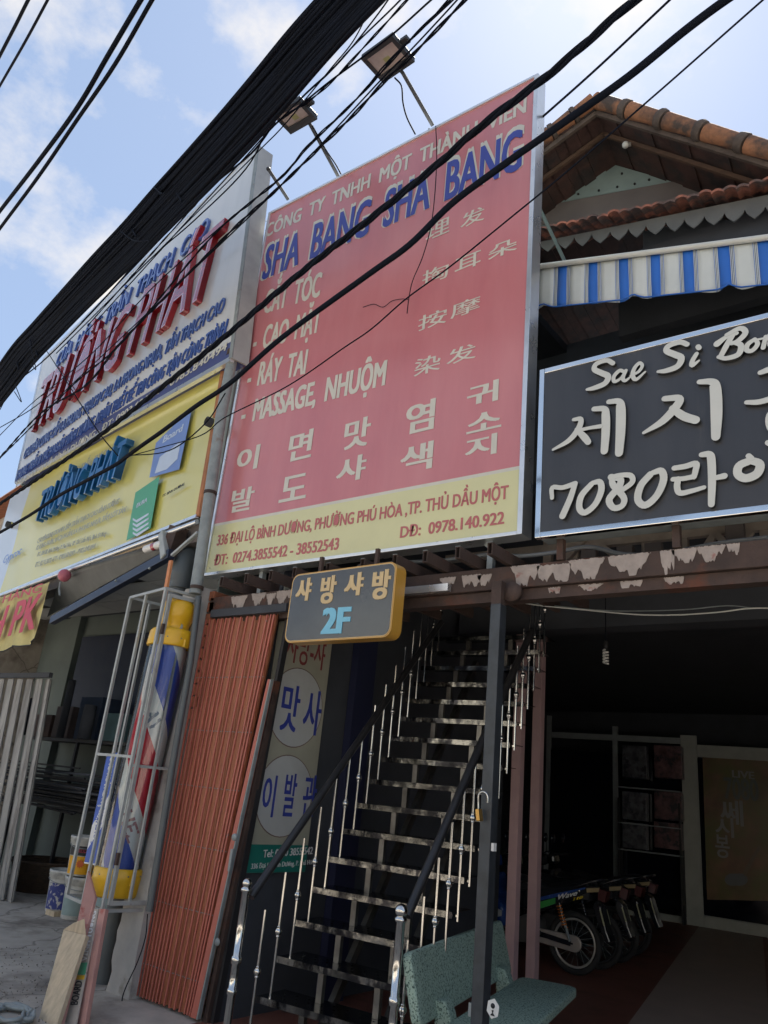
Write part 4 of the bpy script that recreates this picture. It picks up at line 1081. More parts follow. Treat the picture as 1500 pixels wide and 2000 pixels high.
g = B(); g.hexa([quadpt(CW, 1, 0, -.06), quadpt(CW, 1.004, 0, -.06), quadpt(CW, 1.004, 0, .12), quadpt(CW, 1, 0, .12), quadpt(CW, 1, 1, -.06), quadpt(CW, 1.004, 1, -.06), quadpt(CW, 1.004, 1, .12), quadpt(CW, 1, 1, .12)])
g.build('side_cheek', mat('side_cheek', (.36, .36, .35), .5, var=.12), wb)
g = B(); g.hexa([quadpt(CW, -.012, 0, -.4), quadpt(CW, -.004, 0, -.4), quadpt(CW, -.004, 0, .02), quadpt(CW, -.012, 0, .02), quadpt(CW, -.012, 1, -.4), quadpt(CW, -.004, 1, -.4), quadpt(CW, -.004, 1, .02), quadpt(CW, -.012, 1, .02)])
for b in (.28, .55, .8):
    gg_ = B(); gg_.bar(quadpt(CW, .002, b, .121), quadpt(CW, .998, b, .121), .006, .003) if b == .28 else None
g.build('left_cheek', K['mint'], wb)
TL = lambda F, body, bl, br, tl, mf, par, off, w0, w1, sh=0.0: line_text(F, body, bl, br, tl, w0, w1, mf, par, off, sh)
FWt = Frame(*(FL.p(0, 0, .12)[:2]), -10.5)
def raised(body, bl, br, tl, face, side, off, h, sh, par, F, base=.0):
    line_text(F, body, bl, br, tl, base, base + h - .003, side, par, off, sh, name='letter_return')
    line_text(F, body, bl, br, tl, base + h - .0025, base + h, face, par, off - .004, sh, name='letter_face')
raised('CỬA  HÀNG  TRẦN  THẠCH  CAO', (109, 721), (405, 461), (112, 697), K['blueside'], K['blueside'], .013, .03, .12, wb, FWt)
raised('TRƯỜNG PHÁT', (60, 852), (412, 578), (68, 768), K['redface'], K['redsolid'], .02, .065, .10, wb, FWt)
raised('CHUYÊN CUNG CẤP LA PHONG THẠCH CAO, LA PHONG NHỰA, TẤM THẠCH CAO', (46, 898), (436, 609), (49, 880), K['blueside'], K['blueside'], .008, .018, .12, wb, FWt)
raised('KHUNG TRẦN & VÁCH NGĂN VĨNH TƯỜNG, NHẬN THIẾT KẾ THI CÔNG TẬN CÔNG TRÌNH', (31, 940), (440, 654), (34, 922), K['blueside'], K['blueside'], .008, .018, .12, wb, FWt)
TL(FWt, 'ĐC: 334 ĐẠI LỘ BÌNH DƯƠNG - ĐT: 0903.604291 - 0983.840494', (30, 955 - 2), (443, 683), (32, 945 - 2), K['cream'], wb, .02, .004, .006)
for b_ in (.35, .7, .88):
    pass
yb = thing('yellow_signboard', 'yellow vinyl signboard with blue raised letters under the white board', 'signboard', FL.p(-3, 3.6, 0))
FY = Frame(*(FL.p(0, 0, .02)[:2]), -10.5)
Yq = lambda px, py: FY.uv(px, py)
yTR, yTL, yBR, yBL = Yq(438, 713), Yq(22, 967), Yq(387, 1009), Yq(-40, 1180)
yBL = (yTL[0] - .1, yBR[1] - (yBR[0] - yTL[0] + .1) * .012)
CY = [yBL, yBR, yTL, yTR]
def wav(C, a0, a1, b0, b1, w, m, name, nu=50, nv=24):
    C2 = sub(C, a0, a1, b0, b1)
    g = B()
    def fn(a, b):
        A_ = a0 + (a1 - a0) * a; B_ = b0 + (b1 - b0) * b
        d = .012 * math.sin(A_ * 17 + 3 * math.sin(B_ * 5)) * math.sin(math.pi * B_) + .010 * math.sin(B_ * 9 + A_ * 13) * math.sin(math.pi * A_) + .006 * math.sin(A_ * 60 + B_ * 8) * (1 - B_)
        return quadpt(C2, a, b, w + d * .5)
    g.grid(fn, nu, nv)
    return g.build(name, m, yb)
bnd = .105
g = B()
quadboard(sub(CY, 0, 1, 0, 1), -.12, -.012, K['galv'], 'backing_frame', yb)
wav(CY, 0, .145, 0, 1, .02, K['palepanel'], 'pale_panel', 10, 24)
wav(CY, .145, 1, 0, 1, .02, K['yel2'], 'yellow_panel')
g = B(); g.bar(quadpt(CY, 1, 0, .02), quadpt(CY, 1, 1, .02), .04, .03); g.build('rusty_edge', mat('rusty_orange', (.35, .15, .07), .8, var=.3), yb)
g = B(); g.bar(quadpt(CY, 0, 0, .03), quadpt(CY, 1.0, 0, .03), .03, .03); g.build('bottom_rail', K['alu'], yb)
FY2 = Frame(*(FL.p(0, 0, .055)[:2]), -10.5)
raised('TRƯỜNG PHÁT', (78, 1024), (243, 934), (82, 972), K['paleface'], K['skyblue'], .016, .09, .14, yb, FY2)
TL(FY2, 'CỬA  HÀNG  TRẦN  THẠCH  CAO', (112, 949), (233, 877), (114, 935), K['greyprint'], yb, .01, -.001, .002, .15)
TL(FY2, 'CHUYÊN KINH DOANH: TẤM TRẦN THẠCH CAO VĨNH TƯỜNG', (72, 1062), (231, 984), (74, 1053), K['greyprint'], yb, .008, -.001, .002, .15)
TL(FY2, 'KHUNG TRẦN, VÁCH NGĂN, LA PHONG NHỰA, TẤM LÓT SÀN', (70, 1075), (244, 1000), (72, 1066), K['greyprint'], yb, .008, -.001, .002, .15)
TL(FY2, 'ĐC: 334 ĐL Bình Dương, P. Phú Hòa, TP. Thủ Dầu Một, Bình Dương', (72, 1087), (206, 1046), (74, 1079), K['greyprint'], yb, .005, -.001, .002, .15)
TL(FY2, 'ĐT: 0274.3822 477 - 0903.604291 - 0983.840494', (68, 1108), (184, 1072), (70, 1099), K['greyprint'], yb, .005, -.001, .002, .15)
def pxpoly(F, pts, m, name, par, w=0.002):
    return polyplate(F, [F.uv(*p) for p in pts], w - .002, w, m, name, par)
pxpoly(FY2, [(292, 933), (305, 865), (376, 795), (350, 917)], K['bluelogo'], 'blue_print', yb)
pxpoly(FY2, [(303, 925), (313, 893), (354, 862), (347, 897), (326, 917)], K['paleface'], 'panel_picture', yb, .005)
TL(FY2, 'Board', (318, 866), (356, 842), (320, 853), K['paleface'], yb, .02, .002, .005, .1)
pxpoly(FY2, [(247, 1056), (265, 962), (312, 930), (294, 1032)], K['green'], 'green_print', yb)
for k in range(4):
    y = 9 * k
    pxpoly(FY2, [(260, 1012 + y), (267, 1016 + y), (291, 1002 + y), (290, 1006 + y), (268, 1021 + y), (260, 1016 + y)], K['palepanel'], 'stacked_panel_picture', yb, .004)
TL(FY2, 'ĐURA', (266, 993), (287, 980), (267, 985), K['palepanel'], yb, .02, .002, .005, .1)
TL(FY2, 'TT. BÌNH DƯƠNG', (317, 972), (360, 948), (318, 967), K['black'], yb, .02, .002, .004, .1)
TL(FY2, 'Gyproc', (5, 1102), (40, 1082), (6, 1088), K['bluelogo'], yb, .01, .002, .004, .2)
# two spotlight pipe ends sticking out of the yellow board
for (px, py, lab) in ((403, 822, 'black pipe end poking out of the yellow board at its right'), (12, 1023, 'black pipe end poking out of the board at its far left')):
    u, v = FY.uv(px, py, .1)
    t = thing('pipe_end', lab, 'pipe', FY.p(u, v, 0), 'pipe ends poking out of the yellow board')
    g = B(M=FY.M()); g.lathe([(.045, 0.02), (.045, -.10), (.034, -.102), (.034, -.01), (.0005, -.01)], (u, 0, v), 16, axis='y'); g.build('pipe', K['black'], t)
    g = B(M=FY.M()); g.lathe([(.052, -.03), (.052, -.045), (.046, -.045)], (u, 0, v), 16, axis='y'); g.build('collar', K['yel2'], t)

# ------------------------------------------------------------------ rolled awning of the left shop
la = thing('folding_arm_awning', 'folded awning with dark arm and faded yellow valance under the yellow board', 'awning', FL.p(-3, 3.4, .2))
FA = Frame(*(FL.p(0, 0, .10)[:2]), -10.5)
def A_(px, py, w=0.0): return FA.p(*FA.uv(px, py, w), w)
e1_, e2_ = A_(-60, 1183), A_(384, 1020)
g = B(); g.tube([A_(-60, 1187), A_(385, 1019)], .022, 10); g.build('front_rail', K['alu'], la)
g = B(); g.tube([A_(120, 1127, -.05), A_(372, 1052, -.2)], [.05, .075], 14); g.build('fabric_roll', K['tarp'], la)
g = B(); g.add([A_(118, 1130, -.03), A_(345, 1062, -.1), A_(340, 1085, -.3), A_(230, 1120, -.35), A_(92, 1205, -.3)], [(0, 1, 2, 3, 4)]); g.build('dark_flap', K['tarp'], la)
g = B(); g.bar(A_(335, 1082, 0), A_(103, 1212, 0), .065, .085); g.build('folding_arm', K['navybar'], la, bevel=.004)
for p in ((292, 1110), (226, 1134)):
    g = B(); g.ball(A_(*p, .05), .012, 8, 6); g.build('arm_bolt', K['galv'], la)
g = B(); g.bar(A_(350, 1030, -.05), A_(332, 1085, -.05), .13, .12); g.build('mount_box', K['rust'], la)
g = B(); g.bar(A_(322, 1042, .0), A_(327, 1090, .0), .10, .08); g.build('shoulder', K['galv_box'], la, bevel=.008)
g = B(); g.tube([A_(285, 1073, .02), A_(318, 1062, .02)], .036, 12); g.build('gear_head', K['textw'], la)
g = B(); g.tube([A_(300, 1068, .02), A_(306, 1066, .02)], .038, 12); g.build('red_collar', K['redsolid'], la)
g = B(); g.bar(A_(336, 1085, .06), A_(387, 1040, .0), .03, .02); g.build('white_strut', K['galv_box'], la)
g = B(); g.ball(A_(126, 1124, .06), .07, 14, 10); g.build('pink_end_cap', mat('pink_cap', (.45, .12, .16), .5), la)
g = B(); g.tube([A_(118, 1137, .05), A_(116, 1150, .05), A_(117, 1163, .05)], .012, 6); g.build('crank_eye', K['galv'], la)
# valance
g = B()
va0, va1, vb0, vb1 = FA.uv(-70, 1190, .02), FA.uv(99, 1137, .02), FA.uv(-70, 1290, .02), FA.uv(72, 1246, .02)
CV = [vb0, vb1, va0, va1]
def vf(a, b):
    u = (CV[0][0] * (1 - a) + CV[1][0] * a) * (1 - b) + (CV[2][0] * (1 - a) + CV[3][0] * a) * b
    v = (CV[0][1] * (1 - a) + CV[1][1] * a) * (1 - b) + (CV[2][1] * (1 - a) + CV[3][1] * a) * b
    v += -(1 - b) * .05 * abs(math.sin(a * 9))
    return FA.p(u, v, .03 + .03 * math.sin(a * 26) * (1 - b) + .012 * math.sin(a * 60 + b * 4) * (1 - b * .6))
g.grid(vf, 60, 12); g.build('valance', K['yvalance'], la)
FV2 = Frame(*(FL.p(0, 0, .185)[:2]), -10.5)
line_text(FV2, 'HH PK', (-50, 1262), (66, 1228), (-45, 1205), 0, .003, K['redfaded'], la, .03, .1)
line_text(FV2, 'CỬA HÀNG', (-50, 1195), (80, 1155), (-48, 1182), 0, .002, K['redfaded'], la, .01, .1)
g = B(); g.tube([vf(i / 30, 0) for i in range(31)], .008, 5); g.build('dark_fringe', K['black'], la)
bp_ = tag(B().add([A_(222, 1113, -.02), A_(262, 1072, -.02), A_(334, 1046, -.02), A_(340, 1060, -.02), A_(300, 1080, -.02), A_(250, 1098, -.02)], [(0, 1, 2, 3, 4, 5)]) or None, '', '') if False else None
g = B(); g.add([A_(218, 1088, -.03), A_(266, 1060, -.03), A_(300, 1055, -.03), A_(296, 1066, -.06), A_(266, 1073, -.03), A_(226, 1086, -.03)], [(0, 1, 2, 3, 4, 5)]); g.build('brown_wrap', K['plank'], la)

# ------------------------------------------------------------------ pipes
sp = thing('steel_pole', 'grey galvanised steel pole running up between the yellow board and the red sign', 'pole', (-5.2, 3.96, 0))
yy = 3.86
g = B(); g.tube([on_y(456, 690, yy), on_y(432, 810, yy), on_y(392, 1090, yy), on_y(381, 1160, yy)], .05, 14); g.build('pole', K['galv'], sp)
g = B(); g.tube([on_y(388, 1165, yy), on_y(372, 1295, yy), on_y(336, 1500, yy), on_y(292, 1780, yy)], .026, 12); g.build('lower_pipe', K['pvc'], sp)
g = B(); g.tube([on_y(457, 686, yy), on_y(455, 696, yy)], .062, 12); g.build('cap', K['rust'], sp)
for (px, py) in ((411, 960), (385, 1145)):
    g = B(); a = on_y(px, py, yy); b = on_y(px - 1, py + 6, yy); g.tube([a, b], .056, 14); g.build('clamp', K['rust'], sp)
pv = thing('drain_pipe', 'fat grey plastic drain pipe with an elbow beside the barber pole cage', 'drain pipe', (-5.3, 3.9, 0))
y_ = 4.0
elb = smooth_path([on_y(350, 1150, 4.06), on_y(357, 1112, 4.06), on_y(366, 1092, 4.12), on_y(378, 1088, 4.22), on_y(396, 1090, 4.4)], 5)
g = B(); g.tube(elb, .10, 18); g.build('elbow', K['pvc'], pv)
g = B(); g.tube([on_y(354, 1122, 4.06), on_y(350, 1137, 4.06)], .112, 18); g.build('socket', K['pvc'], pv)
c1_, c2_ = on_y(226, 1795, 4.06), on_y(196, 1960, 4.06)
g = B(); g.tube([on_y(350, 1140, 4.06), c1_, (c2_[0], c2_[1], -.02)], [.092, .082, .082], 18); g.build('pipe', K['pvc'], pv)

# ================================================================== BARBER POLE IN ITS CAGE
FC = FL
cg = thing('barber_pole_cage', 'grey steel cage around the barber pole beside the orange gate', 'cage', FL.p(0, .56, .1))
ca, cb = -.47, .175       # along the street
da, db = -.29, .07         # depth (negative is towards the street)
za, zb = .555, 2.865
Mc = FL.M()
def cbar(p, q, t=.02, nm='cage_bar', m=None):
    g = B(); g.bar(FL.p(p[0], p[2], -p[1]), FL.p(q[0], q[2], -q[1]), t, t); return g.build(nm, m or K['galv_box'], cg)
for u in (ca, cb):
    for d in (da, db): cbar((u, d, za), (u, d, zb), .022, 'corner_post')
for z in (za, zb):
    for d in (da, db): cbar((ca, d, z), (cb, d, z), .022, 'rail')
    for u in (ca, cb): cbar((u, da, z), (u, db, z), .022, 'rail')
cbar(((ca + cb) / 2 - .02, da, za), ((ca + cb) / 2 - .02, da, zb), .02)
cbar((ca, da, 1.58), (cb, da, 1.58), .02); cbar((cb, da, 1.52), (cb, db, 1.52), .02)
cbar((ca, (da + db) / 2, za), (ca, (da + db) / 2, zb), .02)
# door frame on the side facing the stairs
for (p, q) in (((cb + .02, da + .035, za + .04), (cb + .02, da + .035, zb - .04)), ((cb + .02, db - .035, za + .04), (cb + .02, db - .035, zb - .04)),
               ((cb + .02, da + .035, zb - .05), (cb + .02, db - .035, zb - .05)), ((cb + .02, da + .035, za + .05), (cb + .02, db - .035, za + .05))):
    cbar(p, q, .027, 'door_frame')
cbar((cb + .02, -.11, za + .05), (cb + .02, -.11, zb - .05), .018, 'door_bar')
for z in (.85, 2.5):
    cbar((cb + .035, da + .02, z), (cb + .035, da + .02, z + .08), .022, 'hinge', K['rust'])
bp = thing('barber_pole', 'barber pole with blue, red and white spiral and yellow caps inside the steel cage', 'barber pole', FL.p(-.13, .6, .1))
_a = FL.uv(333, 1262, .11); _b = FL.uv(246, 1715, .11); print('pole u', _a, _b)
PC = FL.p((_a[0] + _b[0]) / 2, 0, .11)
pcx, pcy = PC[0], PC[1]
r_in, r_out = .125, .150
zb0, zt0 = .80, 2.44
def helix(g, rad, z0, z1, nn=36, nz=40, pitch=1.45, ph0=0.0):
    # columns follow the helix so that every band has a clean edge
    bands = [(.30, 0), (.20, 2), (.30, 1), (.20, 2)]
    cols = []
    a = 0
    for (w, mi) in bands:
        k = max(2, int(nn * w))
        for j in range(k): cols.append((a + w * j / k, a + w * (j + 1) / k, mi))
        a += w
    for (f0, f1, mi) in cols:
        g.cur = mi; vs = []
        for i in range(nz + 1):
            z = z0 + (z1 - z0) * i / nz
            for f in (f0, f1):
                an = 2 * math.pi * (f - z / pitch) + ph0
                vs.append((pcx + rad * math.cos(an), pcy + rad * math.sin(an), z))
        g.add(vs, [(2 * i, 2 * i + 1, 2 * i + 3, 2 * i + 2) for i in range(nz)], True)
PH = R(108)
g = B(); helix(g, r_in, zb0, zt0, ph0=PH); g.build('striped_cylinder', [K['poleblue'], K['polered'], K['polewhite']], bp)
# lettering running along the white bands
def band_text(body, zc, ang, size, m, off=.05):
    v, f = glyph(body, off); sl = math.atan2(1.45, 2 * math.pi * r_in)
    g = B(); x0, x1 = v[:, 0].min(), v[:, 0].max(); ym = (v[:, 1].max() + v[:, 1].min()) / 2
    vs = []
    for q in v:
        s_ = (q[0] - (x0 + x1) / 2) * size; t_ = (q[1] - ym) * size
        dx = s_ * math.cos(sl) + t_ * math.sin(sl); dz = -s_ * math.sin(sl) + t_ * math.cos(sl)
        an = ang + dx / r_in
        rr = r_in + .002 + .001 * q[2]
        vs.append((pcx + rr * math.cos(an), pcy + rr * math.sin(an), zc + dz))
    g.add(vs, f); return g.build('band_lettering', m, bp)
band_text('HEL', 1.10, R(-36), .13, mat('pole_pink_letter', (.42, .20, .22), .4), .04)
band_text('AV', 1.86, R(-36), .13, K['polegrey'], .04)
g = B(); g.lathe([(r_out, zb0 - .02), (r_out, zt0 + .02)], (pcx, pcy, 0), 32); g.build('clear_tube', glass('clear_tube'), bp)
ycap = lambda prof, nm: B().lathe(prof, (pcx, pcy, 0), 36).build(nm, K['yellowcap'], bp)
ycap([(.001, .615), (.15, .615), (.158, .63), (.165, .72), (.167, .725), (.167, .80), (.15, .81), (.14, .81)], 'bottom_cap')
ycap([(.14, 2.43), (.165, 2.43), (.17, 2.44), (.165, 2.54), (.15, 2.565), (.10, 2.575), (.105, 2.60), (.12, 2.66), (.125, 2.67), (.128, 2.72), (.12, 2.77), (.09, 2.81), (.001, 2.825)], 'top_cap')
for z in (.735, 2.46):
    g = B(); a = np.array([pcx + .165, pcy - .02, z]); b = FL.p(cb - .01, z, -.05 + .1)
    g.bar(a, b, .03, .06); b2 = np.array(b); g.bar(b2 + np.array([0, 0, -.045]), b2 + np.array([0, 0, .045]), .02, .07); g.build('bracket', K['yellowcap'], bp)
    for k in range(6):
        an = R(-150 + 34 * k); g = B(); g.ball((pcx + .166 * math.cos(an), pcy + .166 * math.sin(an), z + .03), .006, 6, 4); g.build('screw', K['galv'], bp)
# the pole hangs slightly out of true inside its cage
for ch in bp.children:
    for v_ in ch.data.vertices:
        ox_, oy_ = pcx - bp.location.x, pcy - bp.location.y
        v_.co.x = ox_ + (v_.co.x - ox_) * 1.1; v_.co.y = oy_ + (v_.co.y - oy_) * 1.1
        k_ = .075 * (v_.co.z + bp.location.z - 2.45)
        v_.co.x += k_ * FL.ex[0]; v_.co.y += k_ * FL.ex[1]

# ================================================================== STAIRCASE
FSt = Frame(-3.8, 3.95, 6.0)
Ms = FSt.M()
st = thing('steel_staircase', 'open polished steel staircase with ball balusters climbing into the dark', 'staircase', (-3.3, 4.6, 0))
SW = 1.06
SY = lambda i: .1575 * i - .0018 * i * i
SZ = lambda i: .27 + .2015 * i - .0017 * i * i
for i in range(-1, 16):
    y, z = SY(i), SZ(i)
    g = B(M=Ms); g.box(0, SW, y, y + .27, z - .004, z); g.box(0, SW, y - .0005, y + .004, z - .036, z - .0045); g.box(0, SW, y + .0045, y + .012, z - .036, z - .030)
    tr_ = g.build('tread', K['tread'], st)
    g = B(M=Ms); g.box(-.002, SW + .002, y - .006, y - .001, z - .036, z + .001); g.build('nosing', K['nosing'], st)
    if i < 6:
        g = B(M=Ms)
        for a in range(11):
            for b in range(3):
                g.lathe([(.010, 0), (.007, .002), (.0005, .003)], (.06 + a * .094 + (.045 if b % 2 else 0), y + .06 + b * .07, z), 6)
        o = g.build('raised_studs', K['tread'], st); o['kind'] = 'stuff'
    for u in (.33, .74):
        if i >= 0:
            g = B(M=Ms); g.box(u - .02, u + .02, y + .02, y + .055, SZ(i - 1) + .001, z - .037); g.build('riser_post', K['riser'], st)
for u in (.33, .74):
    g = B(M=Ms); g.bar((u, SY(-1) + .22, SZ(-1) - .20), (u, SY(15) + .22, SZ(15) - .20), .04, .06); g.build('stringer', K['riser'], st)
for side, u in ((0, .075), (1, SW + .025)):
    for i in range(-1, 15):
        y = SY(i) + .03; z = SZ(i)
        zt = z + .70 + .004 * i
        zb_ = z if side == 0 else z - .05
        g = B(M=Ms); g.tube([(u, y, zb_), (u, y, zt)], .0085, 8); g.build('baluster', K['chrome'], st)
        g = B(M=Ms); g.lathe([(.009, -.032), (.013, -.03), (.013, -.024), (.010, -.022), (.019, -.013), (.0225, 0), (.019, .013), (.010, .022), (.013, .024), (.013, .03), (.009, .032)], (u, y, z + .36), 14); g.build('baluster_ball', K['chrome'], st)
        if side == 1 and i >= 0:
            g = B(M=Ms); g.bar((SW, y, z - .02), (u, y, z - .02), .014, .014); g.build('side_peg', K['chrome'], st)
# handrails measured along each side
for nm, u, pts in (('left', .02, [(490, 1752), (640, 1535), (822, 1270), (862, 1215)]), ('right', SW + .02, [(795, 1790), (880, 1590), (945, 1440), (1000, 1318)])):
    xw = -3.79 if nm == 'left' else -2.73
    P = [on_x(px, py, xw) for px, py in pts]
    if nm == 'right': P.append(P[-1] + (P[-1] - P[-2]) * .8)
    g = B(); g.tube(P, .027, 12); g.build('handrail', K['rail'], st)
for px, py, xw, rb in ((483, 1713, -3.80, .030), (784, 1757, -2.70, .036)):
    c = on_x(px, py + (22 if xw > -3 else 12), xw)
    zt = c[2]
    g = B(); g.ball((c[0], c[1], zt), rb, 20, 14); g.build('newel_ball', K['chrome'], st)
    prof = [(.024, 0), (.024, .30), (.030, .305), (.030, .33), (.024, .335), (.024, .46), (.031, .465), (.031, .50), (.024, .505), (.026, zt - rb - .02), (.034, zt - rb - .015), (.034, zt - rb), (.02, zt - rb + .012)]
    g = B(); g.lathe(prof, (c[0], c[1], 0), 18); g.build('newel_post', K['chrome'], st)

# wall banner in the stairwell
FBn = Frame(-4.26, 4.10, 90)      # u = depth, faces +x
wbn = thing('wall_banner', 'cream vertical banner with round white Korean panels on the stairwell wall', 'banner', (-4.26, 4.4, 1.7))
q = [FBn.uv(*p, .01) for p in ((540, 1262), (648, 1262), (596, 1705), (486, 1705))]
bz0 = FBn.uv(490, 1705, .01)[1]; bzT = 2.95
ua, ub_ = .02, FBn.uv(622, 1480, .01)[0]
g = B(); vs = [FBn.p(ua, bz0, .01), FBn.p(ub_, bz0, .01), FBn.p(ub_, bzT, .01), FBn.p(ua, bzT, .01)]
polyplate(FBn, [(ua, bz0), (ub_, bz0), (ub_, bzT), (ua, bzT)], .002, .01, K['bannerc'], 'banner_sheet', wbn)
gz = FBn.uv(545, 1650, .01)[1]
polyplate(FBn, [(ua, bz0 + .001), (ub_ - .002, bz0 + .001), (ub_ - .002, gz), (ua, gz)], .011, .013, K['teal'], 'teal_strip', wbn)
for (cx_, cy_, tpx, bpx) in ((588, 1385, 1307, 1462), (556, 1560, 1474, 1636)):
    c = FBn.uv(cx_, cy_, .01); t_ = FBn.uv(cx_ + 8, tpx, .01); b_ = FBn.uv(cx_ - 8, bpx, .01)
    ry = (t_[1] - b_[1]) / 2; cu = (ua + ub_) / 2 - .01; cz = (t_[1] + b_[1]) / 2; rx = .30
    for (k, w, m, nm) in ((1.0, .012, 'pink', 'ring'), (.975, .0135, 'bannerw', 'white_disc')):
        poly = [(min(ub_ - .003, max(ua, cu + rx * k * math.cos(2 * math.pi * t / 40))), cz + ry * k * math.sin(2 * math.pi * t / 40)) for t in range(40)]
        polyplate(FBn, poly, w - .001, w, K[m] if m != 'pink' else mat('dull_ring', (.18, .12, .10), .6), nm, wbn)
def bt(ch, bl, tr, m, off): return glyph_text(Frame(-4.26 + .014, 4.10, 90), ch, bl, tr, .0, .002, m, wbn, off)
bt('맛', (543, 1425), (590, 1342), K['blue'], .02); bt('사', (588, 1432), (632, 1352), K['blue'], .02)
bt('이', (507, 1595), (543, 1515), K['blue'], .02); bt('발', (549, 1594), (583, 1512), K['blue'], .02); bt('관', (587, 1594), (622, 1515), K['blue'], .02)
bt('샤방-샤', (556, 1290), (640, 1240), mat('dull_red', (.25, .05, .05), .6), .01)
line_text(Frame(-4.26 + .014, 4.10, 90), 'Tel: 0650 3855 542', (513, 1675), (610, 1668), (514, 1660), 0, .002, K['textw'], wbn, .02)
line_text(Frame(-4.26 + .014, 4.10, 90), '336 Đại Lộ Bình Dương, P. Phú Hòa', (490, 1697), (612, 1688), (491, 1687), 0, .002, K['textw'], wbn, .01)

# ================================================================== PILLARS, DOORS BEHIND
for (x, y, w, px, lab) in ((-3.545, 6.73, .088, 1212, 'nearer of the two dull pink square pillars right of the stairs'), (-3.675, 7.39, .092, 1275, 'farther dull pink square pillar, beside the motorbike wheel')):
    t = thing('pink_pillar', lab, 'pillar', (x, y, 0), 'pink pillars under the canopy')
    zt = 3.09 if y < 7 else 3.05
    g = B(); g.box(x - w / 2, x + w / 2, y - w / 2, y + w / 2, 0, zt); g.build('shaft', K['pillar'], t, bevel=.004)
    g = B(); g.box(x - w / 2 - .02, x + .01, y + w / 2 + .002, y + w / 2 + .06, zt - .5, zt + .14); g.build('rear_strip', K['pillar'], t)
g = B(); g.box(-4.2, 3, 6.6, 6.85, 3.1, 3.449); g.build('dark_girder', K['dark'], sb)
FD = Frame(-4.0, 14.2, 6.0)
gd = thing('glass_shopfront', 'dark glass shopfront with pale frames at the back of the parking bay', 'shopfront', (-3.5, 14.2, 0))
def dfr(px, py, px2, py2, t=.06, nm='frame_bar', w=.0):
    a = FD.p(*FD.uv(px, py), w); b = FD.p(*FD.uv(px2, py2), w); g = B(); g.bar(a, b, t, t); g.build(nm, K['doorframe'] if t > .06 else K['black_frame'], gd)
K['black_frame'] = mat('dim_frame', (.26, .29, .30), .5)
ub0 = FD.uv(1060, 1700)[0]; 
def V(px, z0, z1, t, m=None):
    u = FD.uv(px, 1700)[0]; g = B(M=FD.M()); g.box(u - t / 2, u + t / 2, -.03, .03, z0, z1); g.build('frame_bar', m or K['doorframe'], gd); return u
u1_ = V(1067, 0, 3.2, .08, K['black_frame']); u2_ = V(1204, 0, 3.05, .09, K['black_frame']); u3_ = V(1355, 0, 2.95, .26); u4_ = V(1640, 0, 2.8, .2)
ztop = 2.85
g = B(M=FD.M()); g.box(u1_ + .05, u3_ - .135, -.025, .025, ztop - .05, ztop + .05); g.build('frame_bar', K['black_frame'], gd)
g = B(M=FD.M()); g.box(u3_ + .135, u4_ - .11, -.025, .025, 2.6, 2.8); g.build('frame_bar', K['doorframe'], gd)
g = B(M=FD.M()); g.box(u2_ + .06, u3_ - .135, -.03, .03, 0, .10); g.build('bottom_rail', K['doorframe'], gd)
g = B(M=FD.M()); g.box(u3_ + .135, u4_ - .11, -.03, .03, 0, .17); g.build('bottom_rail', K['doorframe'], gd)
K['glassdark'] = mat('dark_glass', (.006, .008, .014), .06, spec=.6, var=0)
for (a, b) in ((u1_ + .041, u2_ - .046), (u2_ + .046, u3_ - .131), (u3_ + .131, u4_ - .101)):
    g = B(M=FD.M()); g.box(a, b, -.004, .004, .18, 2.58); g.build('pane', K['glassdark'], gd)
FD2 = Frame(*(FD.p(0, 0, .012)[:2]), 6.0)
pst = [(1372, 1478), (1520, 1488), (1520, 1760), (1381, 1757)]
polyplate(FD2, [FD2.uv(*p) for p in pst], -.004, 0, K['postera'], 'glass_poster', gd)
Kdim = mat('poster_letter', (.26, .27, .27), .5)
FD3 = Frame(*(FD.p(0, 0, .015)[:2]), 6.0)
line_text(FD3, 'LIVE', (1430, 1518), (1474, 1522), (1431, 1504), 0, .002, Kdim, gd, .03)
for ch, bl, tr in (('쎄', (1408, 1610), (1450, 1564)), ('시', (1398, 1633), (1432, 1598)), ('봉', (1398, 1674), (1424, 1632))):
    glyph_text(FD3, ch, bl, tr, 0, .002, Kdim, gd, .02)
glyph_text(FD3, '7080', (1415, 1560), (1480, 1522), 0, .002, mat('poster_letter_dark', (.10, .12, .11), .5), gd, .03)
# guitar shape on the poster
gpoly = []
for t in range(28):
    a = 2 * math.pi * t / 28; r = 1 + .28 * math.cos(2 * a)
    gpoly.append((1438 + 22 * r * math.cos(a) * .8, 1718 + 26 * r * math.sin(a) * .62))
polyplate(FD3, [FD3.uv(*p) for p in gpoly], 0, .002, mat('poster_guitar', (.13, .14, .15), .5), 'guitar_print', gd)
polyplate(FD3, [FD3.uv(*p) for p in ((1450, 1705), (1482, 1650), (1487, 1654), (1456, 1712))], 0, .0025, mat('poster_guitar_neck', (.15, .11, .07), .5), 'guitar_neck_print', gd)
